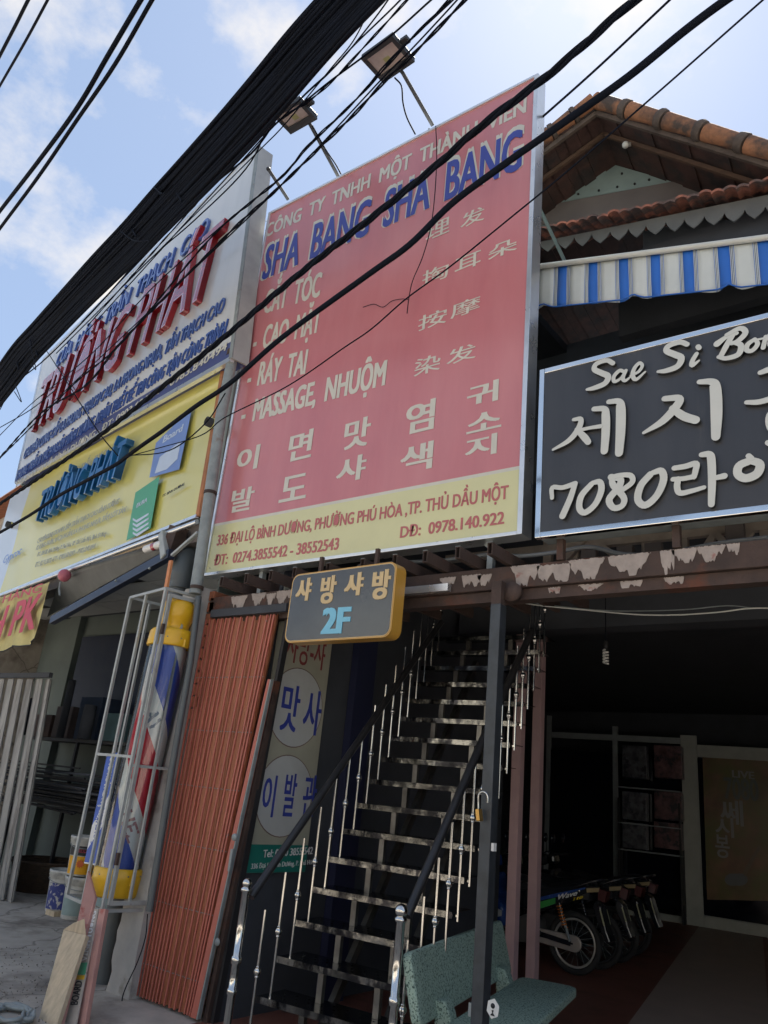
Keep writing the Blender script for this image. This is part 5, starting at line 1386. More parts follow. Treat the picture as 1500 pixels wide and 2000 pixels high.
# goods glimpsed behind the left pane
sh = thing('display_shelf', 'dim display shelf with pink and grey packets behind the glass', 'shelf', FD.p(.0, 0, .2))
r5 = random.Random(5)
for row, (pz, hh) in enumerate(((1600, 50), (1655, 45), (1520, 60))):
    for colu, (x0, x1, m) in enumerate(((1222, 1268, 'shelf_grey'), (1284, 1336, 'shelf_pink'))):
        a = FD.uv(x0, pz); b = FD.uv(x1, pz - hh)
        g = B(M=FD.M()); g.box(a[0], b[0], -.22, -.04, a[1], b[1]); g.build('packet', mat(m, (.10, .105, .12) if 'grey' in m else (.13, .07, .075), .3, var=.6, vs=9, c2=(.03, .03, .04), c2t=(.5, .6), c2s=7), sh, bevel=.01)
a = FD.uv(1215, 1690); b = FD.uv(1338, 1690)
for pz in (1662, 1610, 1540):
    z = FD.uv(1270, pz)[1]; g = B(M=FD.M()); g.box(a[0], b[0], -.25, -.035, z - .03, z - .012); g.build('shelf_board', K['black_frame'], sh)
g = B(M=FD.M()); z = FD.uv(1270, 1662)[1]; g.box(a[0], a[0] + .03, -.25, -.035, 0, z + .8); g.build('shelf_side', K['black'], sh); g = B(M=FD.M()); g.box(b[0] - .03, b[0], -.25, -.035, 0, z + .8); g.build('shelf_side', K['black'], sh)
# bulb
c = on_y(1183, 1283, 6.5)
lb = thing('spiral_bulb', 'white spiral energy saving bulb hanging unlit in the dark bay', 'light bulb', c)
g = B(); pts = [(c[0] + .022 * math.cos(t * .7), c[1] + .022 * math.sin(t * .7), c[2] - .06 + .0028 * t) for t in range(44)]
g.tube(pts, .0085, 6); g.build('spiral_tube', K['textw'], lb)
g = B(); g.lathe([(.001, .14), (.018, .14), (.024, .10), (.024, .065), (.001, .065)], c, 14); g.build('socket', K['black'], lb)
g = B(); g.tube([c + np.array([0, 0, .14]), (c[0], c[1], 3.449)], .004, 5); g.build('flex', K['cable'], lb)

# ================================================================== MOTORBIKES
def motorbike(loc, label, detail=True, rot=0.0):  # without detail, bright parts turn black to paint in the bay's shade
    t = thing('motorbike', label, 'motorbike', loc, 'motorbikes parked in the bay')
    M = Matrix.Translation(Vector(tuple(map(float, loc)))) @ Matrix.Rotation(R(rot), 4, 'Z')
    def bb(): return B(M=M)
    WB = 1.22; RW = .285
    for nm, x in (('rear_wheel', 0), ('front_wheel', -WB)):
        g = bb(); g.torus((x, 0, RW), RW - .031, .031, 'y', 40, 10); w = g.build('tyre', K['rubber'], t)
        g = bb(); g.torus((x, 0, RW), .216, .013, 'y', 40, 8); g.build('rim', mat('rim_alloy', (.5, .49, .46), .3, .5) if detail else K['black'], t)
        g = bb()
        for k in range(18):
            a = 2 * math.pi * k / 18; s_ = .02 if k % 2 else -.02
            g.tube([(x + .04 * math.cos(a + .5), s_, RW + .04 * math.sin(a + .5)), (x + .21 * math.cos(a), 0, RW + .21 * math.sin(a))], .002, 4)
        o = g.build('spokes', K['galv'], t); o['kind'] = 'stuff'
        g = bb(); g.lathe([(.001, -.05), (.05, -.05), (.055, -.02), (.055, .02), (.05, .05), (.001, .05)], (x, 0, RW), 18, axis='y'); g.build('hub', K['galv'], t)
    # chain case
    P = []
    for k in range(11): a = R(-90 + 18 * k); P.append((.03 + .075 * math.cos(a), RW + .075 * math.sin(a)))
    for k in range(11): a = R(90 + 18 * k); P.append((-.46 + .06 * math.cos(a), RW + .02 + .06 * math.sin(a)))
    g = bb(); g.prism(P, -.085, -.055); g.build('chain_case', K['bikecream'] if detail else K['black'], t, bevel=.008)
    g = bb(); g.prism([(-.44, RW + .005), (.02, RW - .01), (.02, RW + .008), (-.44, RW + .022)], -.09, -.0855); g.build('case_seam', K['black'], t)
    g = bb(); g.bar((.0, -.10, RW), (-.55, -.08, RW + .05), .02, .045); g.build('swing_arm', K['bikeblk'], t)
    g = bb(); g.tube([(.0, -.115, RW + .02), (-.05, -.125, RW + .17)], .012, 8); g.build('shock_rod', K['galv'] if detail else K['black'], t)
    g = bb(); g.tube([(-.05 - .035 * k / 60 * 2 + .026 * math.cos(k * .75) , -.125 + .026 * math.sin(k * .75), RW + .14 + .19 * k / 60) for k in range(61)], .0065, 5); g.build('shock_spring', K['spring'] if detail else K['black'], t)
    g = bb(); g.tube([(-.05, -.125, RW + .14), (-.115, -.125, RW + .35)], .014, 8); g.build('shock_body', K['bikeblk'], t)
    g = bb(); g.prism([(-.60, .20), (-.40, .21), (-.33, .30), (-.36, .44), (-.52, .47), (-.66, .38)], -.10, .10); g.build('engine', mat('engine_grey', (.12, .12, .12), .5, .5), t, bevel=.02)
    g = bb(); g.tube([(-.42, -.14, .27), (-.30, -.16, .34)], .022, 8); g.build('footrest', K['rubber'], t)
    g = bb(); g.tube([(-.62, .11, .22), (-.3, .13, .20), (.16, .14, .27)], [.025, .035, .045], 12); g.build('exhaust', K['chrome'] if detail else K['black'], t)
    # tail body panel with its coloured flash
    body = [(-.62, .55), (-.45, .50), (-.28, .53), (-.02, .66), (.26, .78), (.30, .82), (.22, .86), (-.1, .80), (-.5, .72), (-.66, .66)]
    g = bb(); g.prism(body, -.115, .115); g.build('tail_body', K['bikeblk'], t, bevel=.03)
    if detail:
        g = bb(); g.prism([(-.36, .535), (-.16, .62), (-.16, .675), (-.36, .60)], -.119, -.1165); g.build('green_decal', K['bikegreen'], t)
        g = bb(); g.prism([(-.40, .60), (-.16, .68), (.16, .80), (.16, .815), (-.2, .70), (-.40, .63)], -.119, -.1165); g.build('blue_decal', K['bikeblue'], t)
        v, f = glyph('Wave', .03)
        x0, x1 = v[:, 0].min(), v[:, 0].max()
        g = bb(); g.add([(-.15 + .22 * (q[0] - x0) / (x1 - x0) + q[1] * .03, -.1195 + .001 * q[2], .655 + .075 * (q[0] - x0) / (x1 - x0) + q[1] * .075) for q in v], f); g.build('lettering', K['textw'], t)
        v, f = glyph('110', .04); x0, x1 = v[:, 0].min(), v[:, 0].max()
        g = bb(); g.add([(.03 + .10 * (q[0] - x0) / (x1 - x0) + q[1] * .02, -.1195 + .001 * q[2], .675 + .035 * (q[0] - x0) / (x1 - x0) + q[1] * .04) for q in v], f); g.build('lettering', mat('yellow_mark', (.6, .45, .02), .4), t)
    g = bb(); g.grid(lambda a, b: (-.66 + .86 * a, -.12 + .24 * b, .76 + .05 * a + .05 * math.sin(math.pi * b) + .03 * math.cos(a * 7)), 14, 8)
    g.box(-.66, .20, -.11, .11, .70, .765); g.build('seat', mat('seat_vinyl', (.02, .022, .026), .35), t)
    g = bb(); g.tube([(.05, -.13, .80), (.24, -.12, .88), (.31, -.08, .90), (.31, .08, .90), (.24, .12, .88), (.05, .13, .80)], .012, 8); g.build('grab_rail', K['bikeblk'], t)
    g = bb(); g.lathe([(.001, -.012), (.012, -.01), (.014, 0)], (.10, -.125, .775), 10, axis='y'); g.build('bolt', K['chrome'], t)
    g = bb(); g.hexa([(.27, -.07, .72), (.33, -.05, .70), (.33, .05, .70), (.27, .07, .72), (.28, -.08, .82), (.36, -.05, .80), (.36, .05, .80), (.28, .08, .82)]); g.build('tail_lamp', mat('tail_lamp', (.05, .006, .006), .25), t)
    g = bb(); g.hexa([(.18, -.125, .77), (.29, -.10, .79), (.29, -.09, .79), (.18, -.10, .77), (.18, -.135, .81), (.30, -.105, .83), (.30, -.09, .83), (.18, -.10, .81)]); g.build('turn_signal', mat('signal_lens', (.28, .22, .12), .2), t)
    g = bb(); P = [(.24, .70), (.30, .66), (.36, .45), (.40, .36), (.36, .34), (.30, .44), (.22, .64)]; g.prism(P, -.075, .075); g.build('mudguard', K['bikeblk'], t, bevel=.01)
    g = bb(); g.hexa([(.335, -.085, .50), (.345, -.085, .50), (.345, .085, .50), (.335, .085, .50), (.295, -.085, .63), (.305, -.085, .63), (.305, .085, .63), (.295, .085, .63)]); g.build('number_plate', mat('plate', (.40, .40, .25), .4), t)
    # front end
    g = bb(); P = [(-.72, .32), (-.80, .30), (-.98, .52), (-1.0, .72), (-.93, .84), (-.86, .80), (-.86, .62), (-.72, .50)]; g.prism(P, -.17, .17); g.build('leg_shield', K['bikeblue'] if detail else K['bikeblk'], t, bevel=.04)
    if detail:
        star = [(-.90 + (.07 if k % 2 == 0 else .028) * math.sin(R(36 * k)), .66 + (.07 if k % 2 == 0 else .028) * math.cos(R(36 * k))) for k in range(10)]
        g = bb(); g.prism(star, -.176, -.171); g.build('star_decal', K['textw'], t)
        g = bb(); g.prism([(-.98, .50), (-.80, .40), (-.74, .42), (-.74, .47), (-.85, .50), (-.98, .58)], -.176, -.171); g.build('white_decal', K['textw'], t)
    g = bb(); g.tube([(-WB, -.08, RW), (-1.02, -.07, .78)], .018, 8); g.tube([(-WB, .08, RW), (-1.02, .07, .78)], .018, 8); g.build('fork', K['bikeblk'], t)
    g = bb(); g.grid(lambda a, b: (-WB + .325 * math.cos(R(30 + 120 * a)), -.06 + .12 * b, RW + .325 * math.sin(R(30 + 120 * a))), 12, 3); g.build('front_mudguard', K['bikeblue'] if detail else K['bikeblk'], t)
    g = bb(); g.prism([(-1.05, .86), (-1.10, .94), (-1.02, 1.02), (-.90, 1.0), (-.88, .88)], -.10, .10); g.build('headlamp_cowl', K['bikeblue'] if detail else K['bikeblk'], t, bevel=.03)
    g = bb(); g.tube([(-.88, -.33, 1.0), (-.96, -.12, .97), (-.96, .12, .97), (-.88, .33, 1.0)], .013, 8); g.build('handlebar', K['bikeblk'], t)
    for s_ in (-1, 1):
        g = bb(); g.tube([(-.95, s_ * .22, 1.0), (-.93, s_ * .27, 1.14)], .005, 5); g.lathe([(.001, -.01), (.055, -.005), (.055, .005), (.001, .01)], (-.93, s_ * .29, 1.18), 14, axis='x'); g.build('mirror', K['bikeblk'], t)
    g = bb(); g.tube(smooth_path([(-.97, -.14, 1.0), (-1.12, -.2, .92), (-1.1, -.16, .72), (-.95, -.12, .62)], 5), .005, 5); g.build('brake_cable', K['galv'], t)
    return t
motorbike((-3.62, 8.2, 0), 'nearest black motorbike with green flash, chrome rear wheel and star on blue shield')
motorbike((-3.62, 8.75, 0), 'second motorbike, blackened for the dim bay, its tail showing behind the nearest one', False, 4)
motorbike((-3.66, 9.35, 0), 'third motorbike, blackened for the dim bay, half hidden deeper in the parking bay', False, -3)
motorbike((-3.75, 10.0, 0), 'farthest motorbike, blackened for the dim bay, beside the glass shopfront', False, 3)

# ================================================================== GRANITO BENCH
gb = thing('stone_bench', 'green speckled stone bench with a backrest behind the black post', 'bench', (-2.75, 4.8, 0))
da_ = R(101.5); D = np.array([math.cos(da_), math.sin(da_), 0]); Pn = np.array([math.sin(da_), -math.cos(da_), 0])  # Pn points to the seat side
t0 = on_z(792, 1862, .71); t1 = on_z(974, 1797, .71)
D = t1 - t0; Lb = float(np.linalg.norm(D)); D /= Lb; Pn = np.array([D[1], -D[0], 0])
b0_ = t0 + np.array([0, 0, -.33]) + Pn * .09
def slab(c0, c1, n0, n1, th, ro, nm, rad=.05, ends=0.0):
    """a rounded slab between the lower and the upper edge"""
    up = np.array(n1); L = np.linalg.norm(c1 - c0)
    dd = (c1 - c0) / L; uu = up / np.linalg.norm(up); H = np.linalg.norm(up); nrm = np.cross(dd, uu)
    P = []
    rr = rad
    for (x, y, a0) in ((L - rr, rr, -90), (L - rr - ends, H - rr, 0), (rr + ends, H - rr, 90), (rr, rr, 180)):
        for k in range(6):
            a = R(a0 + 18 * k); P.append((x + rr * math.cos(a), y + rr * math.sin(a)))
    n = len(P)
    vs = [c0 + dd * p[0] + uu * p[1] + nrm * th / 2 for p in P] + [c0 + dd * p[0] + uu * p[1] - nrm * th / 2 for p in P]
    g = B(); g.add(vs, [tuple(range(n)), tuple(range(2 * n - 1, n - 1, -1))] + [(i, n + i, n + (i + 1) % n, (i + 1) % n) for i in range(n)])
    return g.build(nm, K['granito'], gb, bevel=.012)
slab(b0_, b0_ + D * Lb, 0, -Pn * .09 + np.array([0, 0, .33]), .055, 0, 'backrest', .045)
s0_ = b0_ + Pn * .10 + D * .05; s0_[2] = .36
slab(s0_, s0_ + D * (Lb - .1), 0, Pn * .40, .055, 0, 'seat', .07)
for f in (.17, .83):
    q_ = b0_ + D * Lb * f
    def P3(a, z): return q_ + Pn * a + np.array([0, 0, z - q_[2]])
    prof = [(.06, 0), (.42, 0), (.40, .06), (.30, .12), (.30, .24), (.38, .33), (.12, .33), (.09, .42), (.06, .47), (.0, .47), (.0, .40), (.03, .2), (.10, .12)]
    n = len(prof); hw = .055
    vs = [P3(a, z) - D * hw for a, z in prof] + [P3(a, z) + D * hw for a, z in prof]
    g = B(); g.add(vs, [tuple(range(n)), tuple(range(2 * n - 1, n - 1, -1))] + [(i, n + i, n + (i + 1) % n, (i + 1) % n) for i in range(n)])
    g.build('leg', K['granito'], gb, bevel=.012)

# ================================================================== LEFT SHOP GOODS
def bucket(c, r0, h, lab, body, band, kind):
    t = thing('paint_bucket', lab, 'bucket', c, 'paint buckets on the left shop floor')
    g = B(); g.lathe([(.001, 0), (r0 * .86, 0), (r0 * .88, .01), (r0 * .98, h * .80)], c, 28); g.build('pail', body, t)
    g = B(); g.lathe([(r0 * 1.02, h * .80), (r0 * 1.05, h * .81), (r0 * 1.05, h * .86), (r0 * 1.09, h * .87), (r0 * 1.09, h * .93), (r0 * 1.11, h * .94), (r0 * 1.11, h), (r0 * 1.04, h), (r0 * 1.02, h * .97), (.001, h * .97)], c, 28); g.build('lid', K['bucketwhite'], t)
    ang0 = math.atan2(-c[1], -c[0]); 
    g = B(); vs = []; n = 14
    span = 1.25
    for zz in (band[0], band[1]):
        for k in range(n + 1):
            a = ang0 - span + 2 * span * k / n; rr = (r0 * (.88 + .10 * zz / .8)) + .0015
            vs.append((c[0] + rr * math.cos(a), c[1] + rr * math.sin(a), c[2] + zz * h))
    g.add(vs, [(k, k + 1, n + 2 + k, n + 1 + k) for k in range(n)], True); g.build('paper_label', band[2], t)
    if len(band) > 3:
        g = B(); vs = []
        for zz in (band[3], band[4]):
            for k in range(n + 1):
                a = ang0 - span + 2 * span * k / n; rr = (r0 * (.88 + .10 * zz / .8)) + .003
                vs.append((c[0] + rr * math.cos(a), c[1] + rr * math.sin(a), c[2] + zz * h))
        g.add(vs, [(k, k + 1, n + 2 + k, n + 1 + k) for k in range(n)], True); g.build('dark_band', band[5], t)
        g = B(); an = ang0 - .1; rr = r0 * .95 + .004
        cc = np.array([c[0] + rr * math.cos(an), c[1] + rr * math.sin(an), c[2] + .32 * h])
        tx = np.array([-math.sin(an), math.cos(an), 0])
        pts = [cc + tx * (.045 if k % 2 else .028) * math.cos(R(18 * k)) + np.array([0, 0, 1]) * (.045 if k % 2 else .028) * math.sin(R(18 * k)) for k in range(20)]
        g.add(pts, [tuple(range(20))]); g.build('sun_mark', mat('label_orange', (.6, .12, .02), .5), t)
        Fq = Frame(cc[0], cc[1], math.degrees(an) + 90); 
        v, f = glyph('Maxx', .03); g = B(); x0, x1 = v[:, 0].min(), v[:, 0].max()
        vs = []
        for q in v:
            a = an + (-.5 + .9 * (q[0] - x0) / (x1 - x0)) ; rr = r0 * .97 + .005
            vs.append((c[0] + rr * math.cos(a), c[1] + rr * math.sin(a), c[2] + (.60 + .12 * q[1] / .7) * h))
        g.add(vs, f); g.build('lettering', mat('label_pink', (.5, .08, .12), .5), t)
    g = B(); g.tube([(c[0] + r0 * 1.06 * math.cos(a), c[1] + r0 * 1.06 * math.sin(a), c[2] + h * (.80 - .10 * math.sin((a - ang0 + 1.5) / 3.0 * math.pi))) for a in [ang0 - 1.5 + 3.0 * k / 12 for k in range(13)]], .004, 5); g.build('handle', K['galv'], t)
    return t
cB = on_z(112, 1790, 0)
fl = K['bucketwhite']
bucket((cB[0] - .16, cB[1] + .10, .02), .155, .40, 'paint splashed white bucket with navy label standing on the floor', fl, (.08, .70, mat('label_navy', (.03, .045, .20), .5, c2=(.45, .45, .42), c2t=(.55, .6), c2s=16)), 0)
cU = on_y(134, 1712, 5.1)
bucket((cU[0], cU[1] + .12, .40), .145, .38, 'yellow labelled white bucket standing higher behind the splashed one', fl, (.05, .50, mat('label_yellow', (.72, .36, .01), .5), .52, .76, K['black']), 1)
bucket((cU[0] + .04, cU[1] + .14, .0), .155, .395, 'grey stained bucket underneath the yellow labelled bucket', fl, (.1, .6, K['mint']), 0)
bucket((cU[0] + .46, cU[1] + .22, .0), .145, .60, 'yellow bucket half hidden behind the leaning boards', mat('pail_yellow', (.55, .33, .02), .5), (.1, .6, K['mint']), 0)
wc = cB + np.array([-.06, -.02, 0])
tag(B().box(wc[0] - .09, wc[0] + .07, wc[1] - .03, wc[1] + .05, 0, .05).build('wood_offcut', K['plank']), 'small wooden offcut on the floor against the splashed bucket', 'wood block')
# basket
cK = on_z(50, 1742, 0) + np.array([-.1, .25, 0])
bk = thing('woven_basket', 'low dark woven basket on the floor behind the buckets', 'basket', cK)
g = B(); g.lathe([(.001, 0), (.34, 0), (.40, .30), (.42, .31), (.42, .34), (.38, .34), (.32, .03), (.001, .03)], cK, 30); g.build('weave', K['basket'], bk)
g = B(); g.torus((cK[0], cK[1], .33), .41, .016, 'z', 30, 6); g.build('rim', K['basket'], bk)
# rack with dark sheets and cartons
rk = thing('stock_rack', 'dark metal rack loaded with cartons and sheets inside the left shop', 'rack', (-9.3, 6.0, 0))
for z in (.95, 1.75):
    g = B(); g.box(-10.9, -8.3, 5.95, 6.4, z, z + .04); g.build('shelf', K['black'], rk)
for x in (-10.85, -9.6, -8.35):
    g = B(); g.box(x - .02, x + .02, 5.96, 6.0, 0, 2.2); g.build('upright', K['black'], rk)
r6 = random.Random(9)
for i in range(16):
    z = .99 + .028 * i; a = -10.8 + r6.uniform(0, .3); b = -8.4 - r6.uniform(0, .5)
    t = tag(relocate(B().box(a, b, 5.9 + r6.uniform(0, .05), 6.35, z, z + .02).build('stacked_sheet', K['black'] if i % 3 else K['dark']), (a, 5.9, z)), 'dark panel sheet in the stack on the lower shelf', 'sheet', 'sheets stacked on the rack') if i < 9 else None
for i, (x, w, h, c_) in enumerate(((-10.6, .45, .30, (.10, .065, .055)), (-10.1, .4, .42, (.09, .07, .065)), (-9.5, .5, .55, (.015, .03, .06)), (-8.9, .4, .35, (.05, .10, .11)))):
    tag(relocate(B().box(x - w / 2, x + w / 2, 5.98, 6.35, 1.792, 1.79 + h).build('carton', mat('carton%d' % i, c_, .8, var=.3), bevel=.01), (x, 6.1, 1.79)),
        ['brown carton at the left end of the rack top', 'dull brown carton second along the rack top', 'tall dark blue carton in the middle of the rack top', 'teal carton at the right end of the rack top'][i], 'carton')

pb = thing('profile_bundle', 'untidy bundle of dark metal profiles lying across the lower rack shelf', 'metal profiles', (-9.6, 5.75, 1.2))
for i in range(18):
    z = .93 + r6.uniform(0, .5); a = -11.2 + r6.uniform(0, .5); y = 5.62 + r6.uniform(0, .24)
    g = B(); g.bar((a, y, z + r6.uniform(-.04, .04)), (-8.1 - r6.uniform(0, .8), y + r6.uniform(-.06, .06), z + r6.uniform(-.04, .04)), .03, .02)
    g.build('profile', K['black'] if i % 3 else K['dark'], pb)
for i, (x, y, r_, h, lab) in enumerate(((-10.75, 5.8, .06, .5, 'short dark roll standing left on the rack top'), (-9.8, 5.82, .05, .75, 'tall dark roll standing in the middle of the rack top'), (-9.2, 5.8, .08, .42, 'fat dark roll on the rack top'))):
    t = thing('material_roll', lab, 'roll', (x, y, 1.79))
    g = B(); g.lathe([(.001, 0), (r_, 0), (r_ * 1.02, h * .5), (r_ * .97, h), (r_ * .4, h), (r_ * .38, h - .03), (.001, h - .03)], (x, y, 1.79), 14); g.build('roll', K['dark'], t)

# leaning boards and rods between the shop floor and the drain pipe
def leaner(name, lab, cat, pts, depths, th, m):
    """a flat board through four surveyed corners (bottom-left, bottom-right, top-right, top-left)"""
    P = [on_y(p[0], p[1], d) for p, d in zip(pts, depths)]
    n = np.cross(P[1] - P[0], P[3] - P[0]); n = n / np.linalg.norm(n)
    if n[1] < 0: n = -n
    vs = P + [p + n * th for p in P]
    g = B(); g.hexa([vs[0], vs[1], vs[5], vs[4], vs[3], vs[2], vs[6], vs[7]])
    t = thing(name, lab, cat, (P[0] + P[1]) / 2)
    g.build('board', m, t, bevel=.002)
    return t, P, n
tpk, P, n_ = leaner('wooden_plank', 'pale split wooden plank leaning at the bottom left', 'plank', [(70, 2010), (108, 2010), (168, 1826), (124, 1816)], (3.2, 3.2, 3.45, 3.45), .03, K['plank'])
g = B(); g.add([P[3] - n_ * .002, P[2] - n_ * .002, P[2] + (P[3] - P[2]) * .2 + np.array([.0, 0, .09]), P[3] + (P[2] - P[3]) * .35 + np.array([.0, 0, .05])], [(0, 1, 2, 3)]); g.build('splintered_end', K['plank'], tpk)
leaner('pink_board', 'long pinkish board leaning beside the pale plank', 'board', [(106, 2010), (118, 2010), (186, 1752), (172, 1700)], (3.24, 3.24, 3.62, 3.62), .02, K['pinkboard'])
tb, P, n_ = leaner('lettered_board', 'narrow leaning board printed with yellow, green and dark lettering', 'board', [(124, 2010), (146, 2010), (192, 1775), (176, 1775)], (3.3, 3.3, 3.6, 3.6), .012, K['concrete'])
def on_board(P, n_, body, a0, a1, b0, b1, m, par, off=.02, vert=True):
    v, f = glyph(body, off); x0, x1 = v[:, 0].min(), v[:, 0].max(); y0, y1 = v[:, 1].min(), v[:, 1].max()
    g = B(); vs = []
    for q in v:
        sx = (q[0] - x0) / (x1 - x0); sy = (q[1] - y0) / (y1 - y0)
        if vert: a = a1 - (a1 - a0) * sy; b = b0 + (b1 - b0) * sx
        else: a = a0 + (a1 - a0) * sx; b = b0 + (b1 - b0) * sy
        lo = P[0] + (P[1] - P[0]) * a; hi = P[3] + (P[2] - P[3]) * a
        vs.append(lo + (hi - lo) * b - n_ * (.0015 + .0005 * q[2]))
    g.add(vs, f); return g.build('lettering', m, par)
def on_board_patch(P, n_, a0, a1, b0, b1, m, par, nm='print', k=.0008):
    vs = []
    for (a, b) in ((a0, b0), (a1, b0), (a1, b1), (a0, b1)):
        lo = P[0] + (P[1] - P[0]) * a; hi = P[3] + (P[2] - P[3]) * a; vs.append(lo + (hi - lo) * b - n_ * k)
    g = B(); g.add(vs, [(0, 1, 2, 3)]); g.build(nm, m, par)
on_board_patch(P, n_, .02, .98, .42, .52, K['green'], tb); on_board_patch(P, n_, .02, .98, .38, .415, K['yellowcap'], tb)
on_board(P, n_, 'VĨNH TƯỜNG', .15, .85, .53, .98, K['textw'], tb, .04); on_board(P, n_, 'BOARD', .15, .85, .18, .37, K['black'], tb, .04)
leaner('red_steel_bar', 'dull red painted steel bar leaning beside the fat grey drain pipe', 'steel bar', [(146, 2010), (164, 2010), (206, 1775), (194, 1775)], (3.34, 3.34, 3.6, 3.6), .03, K['pinkboard'])
leaner('red_strip', 'bright red and grey metal strip standing against the drain pipe', 'metal strip', [(158, 2010), (167, 2010), (202, 1786), (196, 1786)], (3.38, 3.38, 3.6, 3.6), .02, mat('red_strip', (.42, .04, .035), .5, c2=(.45, .2, .12), c2t=(.5, .7), c2s=6))
bb_, P, n_ = leaner('blue_price_board', 'blue and white printed vertical board behind the barber pole cage', 'board', [(164, 1686), (186, 1690), (232, 1468), (208, 1478)], (3.95, 3.95, 4.02, 4.02), .015, mat('print_blue', (.02, .085, .42), .4))
on_board_patch(P, n_, .0, 1.0, .0, .012, K['textw'], bb_)
lo = lambda a, b: (P[0] + (P[1] - P[0]) * a) * (1 - b) + (P[3] + (P[2] - P[3]) * a) * b
g = B(); g.add([lo(.02, .12) - n_ * .0008, lo(.98, .34) - n_ * .0008, lo(.98, .62) - n_ * .0008, lo(.02, .34) - n_ * .0008], [(0, 1, 2, 3)]); g.build('white_print', K['textw'], bb_)
on_board(P, n_, 'TRẦN THẠCH CAO', .12, .9, .42, .98, K['textw'], bb_, .02); on_board(P, n_, 'VĨNH TƯỜNG', .2, .8, .14, .5, K['blueskin'], bb_, .03)
# orange strip above the cage
tag(B().bar(on_y(334, 1095, 3.72), on_y(312, 1220, 3.72), .035, .02).build('orange_strip', mat('orange_strip', (.55, .22, .09), .5)), 'orange strip of moulding standing behind the top of the cage', 'strip')
# coil of grey hose in the bottom left corner
c = on_z(22, 1985, .02)
hz_ = thing('hose_coil', 'tangle of grey hose on the ground at the bottom left corner', 'hose', c)
pts = [(c[0] - .05 + (.16 + .03 * math.sin(t * 2.3)) * math.cos(t * .55) + .03 * math.sin(t), c[1] + (.12 + .02 * math.cos(t * 1.7)) * math.sin(t * .55), .015 + .012 * (t % 5) / 2) for t in range(60)]
g = B(); g.tube(smooth_path(pts, 3), .012, 7); g.build('hose', K['galv'], hz_)
gr_ = B(); r8 = random.Random(2)
for k in range(420):
    q = on_z(r8.uniform(0, 175), r8.uniform(1850, 2000), 0); s_ = r8.uniform(.002, .006)
    gr_.ball((q[0], q[1], s_ * .4), s_, 5, 3)
o = gr_.build('grit', K['grime']); o['kind'] = 'stuff'; o['label'] = 'loose grit and soil scattered on the concrete at the bottom left'
o['category'] = 'grit'

# ================================================================== CABLES
CP = {}
def cpl(px, py, oy, dg=-11.5):
    k = (oy, dg)
    if k not in CP: CP[k] = Frame(0, oy, dg)
    u, v = CP[k].uv(px, py); return CP[k].p(u, v)
def wire(pts, oy, rpx, label, name='overhead_wire', twist=False, dg=-11.5, ext=True, wob=0, m=None, group=None, cat='wire'):
    P = [cpl(px, py, oy, dg) for px, py in pts]
    if ext:
        P = [P[0] + (P[0] - P[1]) * 1.5 / max(.3, np.linalg.norm(P[0] - P[1]))] + P + [P[-1] + (P[-1] - P[-2]) * 3.0 / max(.3, np.linalg.norm(P[-1] - P[-2]))]
    S = smooth_path(P, 14 if twist else 7)
    mid = P[len(P) // 2]; fwd = -(MW[:, 2] @ (mid - EYE))
    r = rpx * fwd / 1500.0
    t = thing(name, label, cat, P[1], group)
    if twist:
        for k in (0, 1, 2) if rpx > 3.5 else (0, 1):
            Q = []
            L = 0; last = S[0]
            for q in S:
                L += np.linalg.norm(np.array(q) - np.array(last)); last = q
                a = 2 * math.pi * (L / .55 + k / (3 if rpx > 3.5 else 2))
                Q.append(np.array(q) + np.array([0, math.cos(a), math.sin(a)]) * r * .55)
            g = B(); g.tube(Q, r * .55, 6); g.build('strand', m or K['cable'], t)
    else:
        g = B(); g.tube(S, r, 7); g.build('conductor', m or K['cable'], t)
    return t
# the thick bundle of telephone cables
cbn = thing('cable_bundle', 'thick sagging bundle of black telephone cables crossing the upper left', 'cable bundle', cpl(384, 335, 1.8))
cen = [(772, -90), (684, 0), (600, 92), (526, 178), (455, 258), (384, 335), (325, 398), (266, 462), (205, 524), (140, 592), (83, 652), (45, 692), (0, 752), (-60, 830)]
half = [50, 49, 48.5, 47, 45, 42, 39, 36, 34, 31, 29, 28, 26, 24]
r4 = random.Random(21)
nC_ = 46
for k in range(nC_):
    f = -1 + 2 * (k + .5) / nC_
    layer = 1.8 + (.0 if k % 2 else .05) + r4.uniform(-.02, .02)
    ph = r4.uniform(0, 6); amp = r4.uniform(.01, .05)
    P = []
    for i, (c_, h_) in enumerate(zip(cen, half)):
        # perpendicular to the run in the photo is about (0.74, 0.67)
        ff = max(-1.0, min(1.0, f + amp * math.sin(i * .9 + ph)))
        P.append(cpl(c_[0] + ff * h_ * .74, c_[1] + ff * h_ * .67, layer))
    P = [P[0] + (P[0] - P[1]) * 1.0] + P + [P[-1] + (P[-1] - P[-2]) * 2]
    g = B(); g.tube(smooth_path(P, 5), r4.uniform(.011, .0165), 6, cap=False); g.build('cable', K['cable'], cbn)
for (px, py) in ((310, 375), (262, 455), (60, 668), (72, 690), (35, 715), (350, 385)):
    c = cpl(px, py, 1.77); g = B()
    g.bar(c + np.array([-.05, 0, .06]), c + np.array([.05, 0, -.06]), .012, .012); g.build('tie', K['cable'], cbn)
for (a, b, cc_) in (((300, 365), (318, 378), (338, 360)), ((58, 672), (70, 720), (62, 712)), ((28, 765), (42, 785), (30, 752)), ((236, 452), (262, 470), (292, 470))):
    g = B(); g.tube(smooth_path([cpl(*a, 1.74), cpl(*b, 1.72), cpl(*cc_, 1.74)], 6), .005, 5); g.build('loose_loop', K['cable'], cbn)
